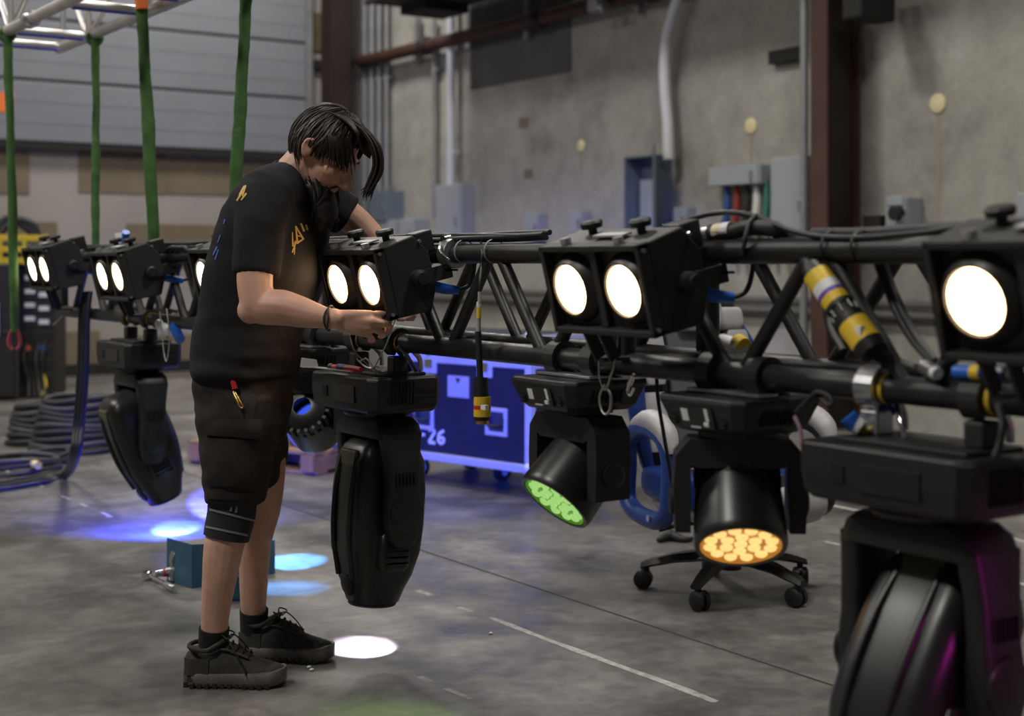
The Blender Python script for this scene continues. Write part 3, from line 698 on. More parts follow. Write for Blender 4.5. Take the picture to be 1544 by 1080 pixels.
mag = (emis('magenta_plate', (1,.02,.25), .8), emis('magenta_cell', (1,.05,.4), 2.0), emis('magenta_rim', (1,.02,.2), .2, (.1,.02,.03)))
tM, mM = wash_head(1.05, 'magenta moving wash light beyond the right picture edge', radians(-90), 60, mag, 1)
beam('wash_beam', mM, (0,0,-.125), (2.12,1.6,.58), 2.2, (.75,.03,.55), radians(70), .6, .05)
# blue floor pools
h = floor_hit(436, 849); beam('spot_beam', mW4, (.03,0,-.125), (h.x,h.y,0), 340, (.08,.38,1.0), radians(21), .15)
h = floor_hit(350, 766); beam('spot_beam', mW4, (-.03,.03,-.125), (h.x,h.y,0), 11000, (.10,.12,1.0), radians(13.5), .25)
h = floor_hit(436, 887); beam('spot_beam', mW4, (0,-.04,-.125), (h.x,h.y,0), 90, (.03,.32,1.0), radians(24), .5)
h = floor_hit(250, 790); beam('wash_beam', mB, (0,0,-.30), (h.x,h.y,0), 330, (.012,.03,1.0), radians(140), 1.0, .04)
beam('wash_beam', mW3, (0,.02,-.125), C(705,630,7.3), 700, (.03,.07,1.0), radians(34), .6, .05)
beam('wash_beam', mAm, (0,0,-.125), mAm @ V((0,0,-1)), 14, (1,.6,.2), radians(50), .8, .06)

# ------------------------------------------------------------------ cables and connectors on the truss
def cable(pts, r, label, mm=M_rub, cat='cable', group=None, n=8, sub=6, name='cable'):
    o = MB().tube(pts, r, n=n, sub=sub).build(name, mm, None, smooth=60); tag(o, label, cat, group); return o
def yv(px, x): return onx(px, 400, x).y     # truss coordinate that lies under pixel column px
ztop = TZT+TR_
# loom of black cables lying on the front top chord, left part
for k in range(4):
    ph = k*1.7
    cable([(TX+.012*cos(ph+y_*2.1)+.006*k, y_, ztop+.008+.008*abs(sin(ph+y_*3))+(.010 if k > 1 else 0)) for y_ in [2.95+.12*j for j in range(33)]], .0065+.001*(k % 2),
          ['lowest','second','third','topmost'][k]+' black cable of the loom along the truss top left of centre', group='cables lying on the truss top')
# right part: heavy trunk cable plus thin ones
cable([onx(1072,350,TX), onx(1100,350,TX), onx(1130,343,TX), onx(1165,345,TX), onx(1185,356,TX+.03), (TX+.06,yv(1200,TX),ztop-.01), (TX+.08,yv(1300,TX),ztop-.02)], .0175, 'thick black trunk cable ending in pale tape on the truss top')
bk = thing('tape_connector', 'pale taped connector joined to the thick trunk cable', 'connector', onx(1072,350,TX))
MB().cyl(onx(1058,353,TX), onx(1082,349,TX), .014, n=14).build('sleeve', M_steel, bk, smooth=40, world=True)
MB().cyl(onx(1080,349.5,TX), onx(1093,347.5,TX), .0178, n=14).build('pale_tape', M_pale, bk, smooth=40, world=True); MB().cyl(onx(1093,347.5,TX), onx(1104,346.5,TX), .018, n=14).build('white_tape', M_white, bk, smooth=40, world=True)
cable([onx(1000,343,TX-.06), onx(1030,334,TX-.03), onx(1070,323,TX), onx(1110,321,TX), onx(1150,330,TX), onx(1190,347,TX-.01), onx(1240,357,TX-.02), onx(1310,358,TX-.02), onx(1400,350,TX), onx(1440,344,TX), onx(1500,350,TX), onx(1560,352,TX)], .0062, 'thin black cable looping above the truss near the red column')
cable([onx(1142,324,TX), onx(1130,338,TX-.02), onx(1124,360,TX-.035), onx(1120,384,TX-.03)], .0052, 'short black lead dropping down in front of the top chord')
cable([onx(1225,352,TX), onx(1300,352,TX+.02), onx(1400,346,TX+.03), onx(1470,344,TX+.03), onx(1560,346,TX+.02)], .012, 'fat black cable lying on the truss above the foreground blinder')
# cable ties
for px in (700, 745, 1255, 1300):
    y_ = yv(px, TX)
    o = MB().lathe((TX,y_-.003,TZT+.006),(0,1,0),[(0,TR_+.006),(.006,TR_+.006)],n=18,cap=False).build('cable_tie', M_blk if px > 1000 else M_cond, None, smooth=40)
    sd = o.modifiers.new('thick','SOLIDIFY'); sd.thickness = .0015
    MB()
    tag(o, {700:'pale cable tie round the cable loom, left one', 745:'pale cable tie round the cable loom, right one', 1255:'black strap round the top chord left of the switch box', 1300:'black strap round the top chord under the switch box'}[px], 'cable tie')
# silver coupler and small connectors on top chord between blinder and loom
t = thing('truss_coupler', 'silver coupler with bent pin on the top chord right of the man', 'coupler', onx(680,372,TX))
MB().lathe(onx(683,382,TX),(0,1,0),[(-.02,.031),(-.02,.042),(.02,.042),(.02,.031)],n=16).build('ring', M_steel, t, smooth=40, world=True)
MB().cyl(onx(668,362,TX-.02),onx(686,358,TX+.02),.014,n=12).build('spigot', M_chrome, t, smooth=40, world=True)
MB().tube([onx(664,366,TX-.04),onx(663,377,TX-.05),onx(670,386,TX-.05),onx(677,391,TX-.045)],.004,n=8).build('bent_pin', M_chrome, t, smooth=60, world=True)
MB().cyl(onx(633,361,TX-.05),onx(652,358,TX-.02),.006,n=10).build('pale_pin', M_pale, t, smooth=40, world=True)
# diagonal multipin connectors inside truss
t = thing('multipin_connector', 'fat black multipin connector pair with yellow tape inside the truss', 'connector', onx(1263,470,TX-.035))
p0, p1 = onx(1222,402,TX-.04), onx(1318,532,TX-.045); d_ = (p1-p0)
def seg(f0, f1, r, mm, nm, r1=None): MB().cyl(p0+d_*f0, p0+d_*f1, r, r1, n=20).build(nm, mm, t, smooth=40, world=True)
seg(0,.10,.020,M_blk,'strain_relief',.026); seg(.10,.24,.0275,M_yel,'yellow_tape'); seg(.24,.33,.0276,M_white,'white_label'); seg(.33,.37,.0277,mat('purple_print',(.12,.06,.4),.5),'purple_stripe')
seg(.37,.46,.0275,M_yel,'yellow_tape'); seg(.46,.50,.029,M_blk,'collar'); seg(.50,.60,.026,M_blkm,'coupling_ring'); seg(.60,.66,.030,M_blk,'collar'); seg(.66,.68,.0305,M_blkm,'shell'); seg(.68,.90,.0305,M_yel,'yellow_tape'); seg(.90,1.0,.031,M_blk,'shell',.027)
MB().box(p0+d_*.78-CF*.029-CR*.006,(.012,.012,.03)).build('white_label', M_white, t, world=True)
for k in range(8):
    a = 2*pi*k/8; ax = d_.normalized(); u_ = ax.orthogonal().normalized(); v_ = ax.cross(u_)
    MB().cyl(p0+d_*.51+(u_*cos(a)+v_*sin(a))*.0265, p0+d_*.59+(u_*cos(a)+v_*sin(a))*.0265, .004, n=6).build('grip_ridge', M_blks, t, world=True)
cable([p0+d_*.99, onx(1335,542,TX-.01), onx(1375,560,TX+.02), onx(1420,566,TX+.06)], .016, 'black multicore tail running out of the taped multipin connector')
cable([p0+d_*.03, onx(1214,390,TX), onx(1200,372,TX+.06)], .014, 'black multicore entering the taped multipin connector from above')
cable([onx(1232,410,TX+.1), onx(1245,450,TX+.12), onx(1250,490,TX+.1), onx(1272,530,TX+.05)], .008, 'thin black cable hanging behind the taped multipin connector')
# blue twist plug in the upper right truss
t = thing('blue_plug', 'blue twist plug hanging inside the truss right of the multipin', 'plug', onx(1280,425,TX+.15))
MB().tube([onx(1258,402,TX+.15), onx(1268,412,TX+.15), onx(1286,436,TX+.15)], .014, n=12, radii=[.012,.016,.011]).build('body', M_blue, t, smooth=60, world=True)
MB().cyl(onx(1264,406,TX+.15), onx(1267,411,TX+.15), .0175, n=12).build('ring', M_steel, t, smooth=40, world=True)
# flat black cables sweeping down by the right blinder
for k, lb in enumerate(('left of two black cables sweeping down beside the right blinder', 'right of two black cables sweeping down beside the right blinder')):
    cable([onx(1322+k*9,395,TX+.06), onx(1335+k*9,430,TX+.06), onx(1352+k*9,470,TX+.05), onx(1375+k*9,512,TX+.04), onx(1404+k*6,545,TX+.02)], .008, lb)
t = thing('bayonet_plug', 'small grey jack plug at the lower end of the sweeping cables', 'plug', onx(1403,556,TX-.02))
MB().cyl(onx(1393,553,TX-.01), onx(1410,562,TX-.04), .014, n=14).build('body', M_steel, t, smooth=40, world=True); MB().cyl(onx(1408,561,TX-.04), onx(1414,564,TX-.045), .011, n=14).build('tip', M_white, t, smooth=40, world=True)
# blue connector with yellow band on lower right
t = thing('cable_connector', 'blue cable connector with yellow band lying on the bottom chord', 'connector', onx(1490,561,TX-.03))
for a, b_, r, mm, nm in ((1441,1466,.0125,M_blue,'boot'),(1466,1480,.013,M_yel,'yellow_band'),(1480,1516,.0125,M_blued,'body'),(1490,1512,.0128,M_white,'label'),(1516,1522,.012,M_blk,'collar'),(1522,1560,.010,M_grey,'metal_tail')):
    if nm == 'label': MB().box(onx(1500,557,TX-.045), (.004,.028,.007)).build(nm, mm, t, world=True)
    else: MB().cyl(onx(a,561+ (a-1441)*.03,TX-.03), onx(b_,561+(b_-1441)*.03,TX-.03), r, n=16).build(nm, mm, t, smooth=40, world=True)
# blue and white plugs on the foreground clamp
t = thing('cable_connector', 'short blue and white plug below the silver clamp', 'connector', onx(1285,635,TX-.05))
MB().cyl(onx(1279,628,TX-.06), onx(1290,641,TX-.05), .017, n=14).build('blue_end', M_blue, t, smooth=40, world=True); MB().cyl(onx(1287,637,TX-.052), onx(1299,646,TX-.045), .0165, n=14).build('white_end', M_white, t, smooth=40, world=True)
MB().cyl(onx(1297,645,TX-.045), onx(1302,658,TX-.03), .011, n=12).build('brass_nut', M_brass, t, smooth=40, world=True)
t = thing('cable_connector', 'blue and yellow plug tucked behind the silver clamp', 'connector', onx(1336,615,TX+.03))
MB().cyl(onx(1329,608,TX+.01), onx(1345,622,TX+.03), .016, n=14).build('blue_body', M_blued, t, smooth=40, world=True); MB().cyl(onx(1341,619,TX+.03), onx(1346,624,TX+.032), .017, n=14).build('yellow_band', M_yel, t, smooth=40, world=True)
cable([onx(1352,610,TX+.02), onx(1356,625,TX+.0), onx(1360,645,TX-.01), onx(1364,660,TX-.01)], .006, 'bent chrome pin hanging by the silver clamp', M_chrome, 'pin', name='lock_pin')
cable([onx(1505,612,TX-.03), onx(1512,640,TX-.06), onx(1508,668,TX-.07), onx(1500,690,TX-.08)], .007, 'black lead hanging in front of the dark hook clamp')
# loop of black cable right of amber wash
cable([onx(1204,618,TX-.08), onx(1218,604,TX-.08), onx(1232,592,TX-.08), onx(1248,596,TX-.08), onx(1256,608,TX-.08), onx(1247,610,TX-.08), onx(1232,598,TX-.07), onx(1216,612,TX-.06), onx(1200,622,TX-.05)], .0055, 'looped black power lead right of the amber wash base')
cable([onx(1198,628,TX-.08), onx(1206,645,TX-.08), onx(1209,662,TX-.08), onx(1211,682,TX-.08)], .004, 'thin mauve wire dangling right of the amber wash yoke', mat('mauve_wire',(.30,.18,.25),.6))
# hanging multipin at px 727
t = thing('hanging_connector', 'black hanging connector with yellow tape below the truss', 'connector', onx(727,640,TX-.06))
XH = TX-.065
def hs(py0, py1, r, mm, nm, r1=None, px=727, px1=None): return MB().cyl(onx(px,py0,XH), onx(px1 or px,py1,XH), r, r1, n=20).build(nm, mm, t, smooth=40, world=True)
hs(500,572,.0085,M_rub,'cable',px=721,px1=724); hs(570,600,.018,M_blk,'strain_relief',.0225,px=725); hs(598,612,.0225,M_yel,'yellow_tape'); hs(611,618,.0226,M_red,'red_label'); hs(617,628,.0228,M_yel,'yellow_tape'); hs(627,634,.0225,M_blk,'shell',.020); hs(634,639,.018,M_brass,'contact_face')
MB().box(onx(731,614.5,XH-.018),(.012,.022,.012)).build('white_label', M_white, t, world=True)
hs(455,463,.0062,M_white,'white_tape',px=722); hs(463,480,.0062,M_yel,'yellow_tag',px=722); hs(480,500,.0062,M_grey,'grey_tape',px=721.5)
hs(440,456,.0045,M_grey,'thin_lead',px=723)
MB().tube([onx(723,441,XH), onx(724,420,XH+.005), onx(726,400,TX-.034), onx(727,384,TX-.031), (TX-.004,yv(727,TX),TZT+.031)], .0035, n=8).build('tie_line', M_rub, t, smooth=60, world=True)
# safety wires
def wire(pts, label, r=.0022, group='steel safety wires'):
    return cable(pts, r, label, M_wire, 'safety wire', group, n=6, name='safety_wire')
XS = TX-.075
wire([onx(902,490,XS), onx(903,540,XS), onx(904,570,XS), onx(912,588,XS), onx(920,570,XS), onx(928,540,XS), onx(933,495,XS)], 'looped steel safety wire hanging below the centre blinder')
wire([onx(912,580,XS), onx(904,597,XS), onx(907,618,XS), onx(914,625,XS), onx(920,616,XS), onx(921,597,XS), onx(913,583,XS)], 'small end loop of the safety wire below the centre blinder', .003)
wire([onx(523,485,TX-.10), onx(527,505,TX-.10), onx(535,530,TX-.10), onx(552,548,TX-.09), onx(566,562,TX-.08)], 'left steel safety wire hanging by the man\'s hand')
wire([onx(597,478,TX-.10), onx(588,505,TX-.10), onx(575,535,TX-.10), onx(563,556,TX-.09)], 'right steel safety wire hanging by the man\'s hand')
wire([onx(535,528,TX-.10), onx(541,545,TX-.1), onx(552,541,TX-.1), onx(562,555,TX-.1), onx(551,553,TX-.1), onx(540,543,TX-.1)], 'kinked loop of safety wire over the straight down spot', .003)
wire([onx(241,470,TX-.09), onx(244,500,TX-.09), onx(247,530,TX-.09), onx(251,545,TX-.09), onx(255,520,TX-.09), onx(254,490,TX-.09), onx(251,465,TX-.09)], 'hanging steel safety wire above the blue lit spot')
wire([onx(97,460,TX), onx(94,475,TX), onx(86,485,TX), onx(80,490,TX)], 'short loose wire at the far truss end', .003)
# snap hook beside green wash
t = thing('snap_hook', 'shiny snap hook hanging between green wash and chair', 'hook', onx(950,580,TX-.02))
MB().tube([onx(957,562,TX-.02), onx(950,575,TX-.02), onx(946,590,TX-.02), onx(950,596,TX-.02), onx(956,584,TX-.02)], .004, n=8).build('hook', M_chrome, t, smooth=60, world=True); MB().cyl(onx(955,566,TX-.02), onx(949,580,TX-.02), .007, n=10).build('gate', M_chrome, t, smooth=40, world=True)
cable([onx(990,565,TX+.1), onx(992,600,TX+.1), onx(1000,650,TX+.1), onx(1012,720,TX+.1), onx(1022,770,TX+.1)], .0045, 'thin black cable dangling in front of the blue chair')
# taped white bundle inside truss by the chair headrest
t = thing('taped_plug', 'white and yellow taped plug resting on the bottom chord', 'plug', onx(1108,520,TX+.05))
MB().cyl(onx(1090,514,TX+.08), onx(1118,524,TX+.04), .016, n=14).build('white_body', M_white, t, smooth=40, world=True); MB().cyl(onx(1112,515,TX+.05), onx(1122,522,TX+.045), .0185, n=14).build('yellow_tape', M_yel, t, smooth=40, world=True)
# cables hanging off far end of the truss
for k, lb in enumerate(('left strand','middle strand','right strand')):
    o_ = (k-1)*4
    pts = [onx(132+o_,440,TX-.02), onx(127+o_*1.3,480,TX-.04), onx(125+o_*1.4,560,TX-.05), onx(119+o_*1.3,640,TX-.06), onx(112+o_*1.2,690,TX-.07)]
    pts[-1].z = max(pts[-1].z, .10)
    e = onz(95+o_, 716+2*k, .015); e2 = onz(50+o_*3, 722+3*k, .015); e3 = onz(2, 728+5*k, .015); e4 = onz(-60, 735+5*k, .015)
    cable(pts+[e, e2, e3, e4], .0125, 'black cable from far truss end to the floor, '+lb, group='cables dropping to the floor', mm=M_rub if k != 2 else mat('navy_cable', (.012,.013,.05), .5))
for k in range(2):
    x_ = TX-.03
    cable([onx(592+8*k,522,x_), onx(606+8*k,537,x_+.03), onx(620+8*k,560,x_+.10), onx(634+8*k,585,x_+.15)], .006, 'slanted thin cable over the flight case, '+('upper' if k else 'lower')+' one', mat('grey_cable', (.10,.10,.14), .5) if k else M_rub)
# small parts on base of the far spot
t = thing('cable_connector', 'pale blue and white plug on top of the second blinder from left', 'connector', onx(184,368,TX-.08))
MB().cyl(onx(182,352,TX-.08), onx(183,375,TX-.08), .024, .02, n=14).build('white_body', M_white, t, smooth=40, world=True); MB().cyl(onx(190,350,TX-.08), onx(188,372,TX-.07), .016, n=14).build('blue_body', M_blue, t, smooth=40, world=True)
# wires curled between second and third far blinders
for k in range(3):
    cable([onx(248+6*k,395,TX), onx(250+8*k,380,TX-.02), onx(262+7*k,373,TX-.03), onx(276+4*k,380,TX-.02), onx(284+3*k,392,TX)], .009, ['left','middle','right'][k]+' curl of black cable on the truss top left of the man')
t = thing('cable_connector', 'blue plug cluster on the lower chord left of the man', 'connector', onx(262,505,TX-.03))
MB().cyl(onx(262,492,TX-.02), onx(272,512,TX-.02), .02, n=12).build('blue_body', M_blue, t, smooth=40, world=True); MB().cyl(onx(240,488,TX-.03), onx(256,500,TX-.03), .02, n=12).build('white_body', M_white, t, smooth=40, world=True)

# ------------------------------------------------------------------ tools on the straight down spot
q = TZB-.098+.012
t = thing('cable_snips', 'snips with long pale blades and red blue handle on the spot base', 'tool', onx(500,567,1.98))
A0, A1, A2 = onx(432,576,1.93), onx(487,563,1.96), onx(524,566,1.97)
for p_ in (A0, A1, A2): p_.z = q+.006
MB().prism([(0,0),(.10,.022),(.18,.020),(.18,-.004),(.09,-.008)], A0, (A2-A0).normalized(), V((-.25,.1,.95)).normalized(), V((0,0,.003))).build('blade', mat('pale_blade',(.72,.72,.74),.35,metal=.2), t, world=True)
MB().bar(A0+V((.01,-.02,-.002)), A2+V((.005,-.02,-.004)), .012, .004).build('blade', MATS['pale_blade'], t, world=True)
B0, B1 = onx(500,564,1.97), onx(545,563,1.99); B0.z = B1.z = q+.008
MB().tube([B0, B0.lerp(B1,.5), B1], .010, n=12, radii=[.008,.0115,.008]).build('red_handle', M_red, t, smooth=60, world=True)
MB().cyl(B0.lerp(B1,.25), B0.lerp(B1,.5), .0122, n=12).build('blue_grip', M_blued, t, smooth=40, world=True); MB().cyl(B0.lerp(B1,-.06), B0.lerp(B1,.05), .0105, n=12).build('black_collar', M_blk, t, smooth=40, world=True)
t = thing('held_connector', 'small yellow and blue connector held in the man\'s fingers', 'connector', C(586,486,3.905))
MB().cyl(C(582,494,3.925), C(590,474,3.915), .011, n=14).build('yellow_body', M_yel, t, smooth=40, world=True); MB().cyl(C(577,475,3.885), C(583,482,3.895), .009, n=12).build('blue_nose', M_blued, t, smooth=40, world=True)

# ------------------------------------------------------------------ flight case
fc = onz(803, 752, 0); ang = radians(12.4)
t = thing('flight_case', 'navy flight case on castors with metal edges, lit blue', 'case', fc, ang)   # local: x depth away, y along the front to the left
CW, CHH, CDp, zb = 1.06, .68, .60, .135
MB().box((CDp/2, CW/2, zb+CHH/2), (CDp, CW, CHH)).build('body', M_case, t)
lidz = zb+.545
def edge(a, b_, s_=.042): MB().bar(a, b_, s_, s_).build('edge_extrusion', M_caseal, t, bevel=.004)
e = .004
for z in (zb+.012, zb+CHH-.012):
    edge((-e,0,z),(-e,CW,z)); edge((-e+.012,-e+.01,z),(CDp,-e+.01,z))
for yy in (.012, CW-.012): edge((-e,yy,zb),(-e,yy,zb+CHH))
edge((CDp,.012,zb),(CDp,.012,zb+CHH))
MB().box((-.004,CW/2,lidz),(.012,CW-.03,.052)).build('lid_valance', M_caseal, t, bevel=.004); MB().box((CDp/2,-.004,lidz),(CDp-.03,.012,.052)).build('lid_valance', M_caseal, t, bevel=.004)
for yy in (.012, CW-.012):
    for z in (zb+.01, zb+CHH-.01): MB().ball((-.002,yy,z),.042,12,8).build('ball_corner', M_caseal, t, smooth=60)
MB().ball((CDp,.012,zb+.01),.042,12,8).build('ball_corner', M_caseal, t, smooth=60)
for yy in (.33, .75):
    lt = MB().box((-.008,yy,lidz-.01),(.014,.105,.15)).build('latch', M_caseal, t, bevel=.004)
    MB().box((-.018,yy,lidz-.03),(.012,.06,.05)).build('latch_wing', M_chrome, lt, bevel=.004)
    MB().cyl((-.018,yy,lidz+.03),(-.024,yy,lidz+.03),.018).build('rivet', M_chrome, lt, smooth=40)
def case_handle(yy, zz):
    d = MB(); d.box((-.006,yy,zz+.062),(.014,.155,.022)); d.box((-.006,yy,zz-.062),(.014,.155,.022)); d.box((-.006,yy+.066,zz),(.014,.022,.13)); d.box((-.006,yy-.066,zz),(.014,.022,.13))
    d = d.build('handle_dish', M_caseal, t, bevel=.004)
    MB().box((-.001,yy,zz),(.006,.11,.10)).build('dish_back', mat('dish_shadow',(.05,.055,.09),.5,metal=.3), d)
    MB().tube([(-.012,yy-.048,zz+.03),(-.022,yy-.048,zz-.015),(-.024,yy,zz-.022),(-.022,yy+.048,zz-.015),(-.012,yy+.048,zz+.03)],.010,n=8).build('grip', M_blk, d, smooth=60)
case_handle(.25, zb+.235); case_handle(.80, zb+.225); case_handle(.52, lidz+.075)
MB().box((-.002,.535,zb+.40),(.006,.16,.115)).build('label_plate', mat('case_label',(.40,.40,.45),.6), t, bevel=.002)
MB().prism([(-.02,.01),(.02,.01),(0,-.02)], (-.0055,.535,zb+.435), (0,1,0), (0,0,1), (-.001,0,0)).build('label_mark', M_case, t)
# stencil characters D-26 built from strokes
GL = {'D': [(0,0,0,1),(0,1,.6,.85),(.6,.85,.6,.15),(.6,.15,0,0)], '-': [(.05,.5,.5,.5)], '2': [(0,.85,.3,1),(.3,1,.6,.8),(.6,.8,0,0),(0,0,.6,0)], '6': [(.55,.95,.1,.7),(.1,.7,0,.2),(0,.2,.3,0),(.3,0,.6,.2),(.6,.2,.5,.45),(.5,.45,.05,.4)]}
xo = .905
for ch in 'D-26':
    b = MB()
    for x0, y0, x1, y1 in GL[ch]:
        b.bar((-.0045, xo-x0*.08, zb+.085+y0*.075), (-.0045, xo-x1*.08, zb+.085+y1*.075), .016, .004, up=V((1,0,0)))
    b.build('stencil_letter', M_white, t); xo -= .072
for yy in (.10, .52, CW-.10):
    for xx in ((.10, CDp-.10) if yy != .52 else (.3,)):
        c = MB().box((xx,yy,zb-.008),(.11,.09,.012)).build('caster', M_steel, t)
        MB().cyl((xx+.02,yy-.02,.052),(xx+.02,yy+.02,.052),.052,n=20).build('wheel', M_rub, c, smooth=40); MB().cyl((xx+.02,yy-.023,.052),(xx+.02,yy+.023,.052),.022,n=14).build('hub', M_pvc, c, smooth=40)
        for s_ in (-1,1): MB().bar((xx,yy+s_*.03,zb-.012),(xx+.02,yy+s_*.03,.05),.04,.005,up=V((1,0,0))).build('fork', M_steel, c)

# ------------------------------------------------------------------ office chair
cb = onz(1101, 893, 0)
face = atan2(-CF.y, -CF.x)+radians(22)     # faces the camera, turned towards the right
t = thing('office_chair', 'blue grey and white racing style office chair behind the truss', 'chair', cb, face)   # local +x = forward
for k in range(5):
    a = radians(72*k+20)-face*0
    R = RZ(a)
    l = MB(R).rings([[V((x, y*w_/2, z+zz*h_)) for y, zz in ((-1,0),(-.6,1),(.6,1),(1,0),(.6,-.5),(-.6,-.5))] for x, z, w_, h_ in ((.02,.120,.085,.026),(.10,.124,.075,.026),(.20,.112,.062,.022),(.29,.090,.050,.018),(.325,.080,.044,.014))]).build('base_leg', M_blks, t, smooth=50)
    cx_, cy_ = .305*cos(a), .305*sin(a); ca = a+radians(60*k)
    ca_ = MB().cyl((cx_,cy_,.05),(cx_,cy_,.078),.012,n=10).build('caster', M_blk, t)
    dv = V((cos(ca),sin(ca),0)); sv = V((-sin(ca),cos(ca),0)); cc_ = V((cx_,cy_,.034))-dv*.012
    for s_ in (-1,1): MB().lathe(cc_+sv*s_*.006, sv*s_, [(0,.034),(.016,.034),(.022,.026),(.023,.001)], n=18).build('wheel', M_blk, ca_, smooth=40)
    MB().ball(cc_+V((0,0,.018)),(.024,.024,.018),10,6).build('wheel_hood', M_blks, ca_, smooth=60)
MB().lathe((0,0,.085),(0,0,1),[(0,.04),(.05,.042),(.07,.028),(.12,.027),(.12,.020),(.18,.020)],n=18).build('gas_lift', M_blk, t, smooth=40)
MB().box((0,0,.268),(.26,.20,.04)).build('tilt_plate', M_blk, t, bevel=.01)
MB().tube([(.02,-.10,.268),(.02,-.22,.262),(.02,-.30,.25)],.008,n=8).build('tilt_lever', M_blk, t, smooth=60)
def cushion(name, c, d, r, m_, R=None, par=t):
    b = MB(TR(*c) @ (R or Matrix())); hx, hy, hz = d[0]/2, d[1]/2, d[2]/2
    b.rings([[V((px,py,z)) for px, py in rrect(hx*s_, hy*s_, min(hx,hy)*.45)] for z, s_ in ((-hz,.80),(-hz*.8,.92),(-hz*.4,.99),(0,1),(hz*.5,.99),(hz*.85,.93),(hz,.82))])
    return b.build(name, m_, par, smooth=50)
cushion('seat', (.05,0,.355), (.56,.50,.15), .06, M_chgrey)
cushion('seat_inset', (.08,0,.410), (.44,.30,.06), .04, M_chblk)
for s_ in (-1,1): cushion('seat_bolster', (.02,s_*.215,.395), (.44,.11,.11), .04, M_chblue)
Rb = RY(radians(-12))      # reclined back
def bk_(x, y, z): return TR(-.20,0,.40) @ Rb @ V((x, y, z))
cushion('backrest', bk_(-.03,0,.33), (.10,.50,.68), .05, M_chblk, Rb)
cushion('back_inset', bk_(.02,0,.34), (.06,.24,.60), .05, M_chgl, Rb)
for s_ in (-1,1):
    MB(TR(-.20,0,.40) @ Rb).tube([(.02,s_*.235,.03),(.05,s_*.27,.16),(.06,s_*.28,.30),(.03,s_*.25,.46),(.0,s_*.20,.60)],.03,n=10,radii=[.022,.034,.036,.030,.02]).build('back_wing', M_chblue, t, smooth=60)
    cushion('back_panel', bk_(.035,s_*.195,.20), (.05,.10,.22), .03, M_chgrey, Rb); cushion('back_panel', bk_(.035,s_*.185,.44), (.05,.10,.20), .03, M_chgrey, Rb)
cushion('headrest', bk_(.03,.02,.60), (.11,.20,.125), .04, M_chgrey, Rb); cushion('headrest', bk_(.02,.16,.585), (.09,.12,.085), .03, M_chgrey, Rb)
# arm rests: closed padded loops
for s_ in (-1,1):
    y = s_*.325
    lp = MB().tube([(-.17,y,.32),(-.175,y,.46),(-.165,y,.55),(-.06,y,.605),(.07,y,.595),(.14,y,.53),(.145,y,.42),(.12,y,.32),(0,y,.285)],.033,n=10,closed=True).build('arm_loop', M_chblue if s_ < 0 else M_chblk, t, smooth=60)
    MB().tube([(-.12,y,.610),(-.02,y,.635),(.06,y,.630),(.13,y,.595),(.165,y,.535)],.03,n=10,radii=[.022,.040,.042,.038,.022]).build('arm_pad', M_chgrey, lp, smooth=60)
    for z_, x_ in ((.30,.05),(.44,-.175)): MB().cyl((x_,y+s_*.026,z_),(x_,y+s_*.038,z_),.012,n=10).build('bolt', M_steel, lp, smooth=40)
    MB().bar((0,s_*.2,.295),(0,y,.285),.06,.02).build('arm_bracket', M_blk, lp)
o = MB().tube([onz(992,815,.012), onz(1010,808,.02), onz(1030,814,.012), onz(1045,812,.012)], .012, n=8, radii=[.008,.03,.014,.008]).build('cable_end', M_rub, None, smooth=60); tag(o, 'black cable end lying on the floor left of the chair base', 'cable')

# ------------------------------------------------------------------ toolbox and ratchets
tb = onz(292, 889, 0)
O = onz(290,888,0); L1 = .36
d2 = (onz(252,876,0)-O); w2 = d2.length; d2.normalize()
d1 = V((-d2.y, d2.x, 0)); d1 = d1 if d1.dot(CF) > 0 else -d1
t = thing('toolbox', 'open teal blue metal toolbox on the floor behind the man\'s leg', 'toolbox', O)
hh = .162
def tbw(a, b_, h0, h1, nm, th=.004): 
    a, b_ = V(a), V(b_)
    MB().bar(a+UP*(h0+h1)/2, b_+UP*(h0+h1)/2, th, h1-h0).build(nm, M_tool, t, bevel=.001, world=True)
tbw(O, O+d2*w2, 0, hh, 'end_wall'); tbw(O+d1*L1, O+d1*L1+d2*w2, 0, hh*.8, 'end_wall')
MB().add([O, O+d1*L1, O+d1*L1+UP*hh*.8, O+UP*hh], [(0,1,2,3)]).build('side_wall', M_tool, t, world=True)
tbw(O+d2*w2, O+d1*L1+d2*w2, 0, hh*.62, 'side_wall')
MB().add([O+UP*.004, O+d1*L1+UP*.004, O+d1*L1+d2*w2+UP*.004, O+d2*w2+UP*.004], [(0,1,2,3)]).build('bottom', M_tool, t, world=True)
MB().bar(O+d1*.02+d2*.05+UP*(hh*.5), O+d1*(L1-.02)+d2*.05+UP*(hh*.5), .05, .05).build('tray', M_dark, t, world=True)
q = onz(356,906,0)
tt = thing('socket_tray', 'small dark blue tray on the floor between the man\'s legs', 'tray', q, -TH+.5)
MB().box((0,.08,.004),(.06,.18,.008)).build('bottom', M_blued, tt)
for s_ in (-1,1):
    MB().box((s_*.028,.08,.04),(.004,.18,.075)).build('side_wall', M_tool, tt, bevel=.001); MB().box((0,.08+s_*.088,.045),(.06,.004,.085)).build('end_wall', M_tool, tt, bevel=.001)
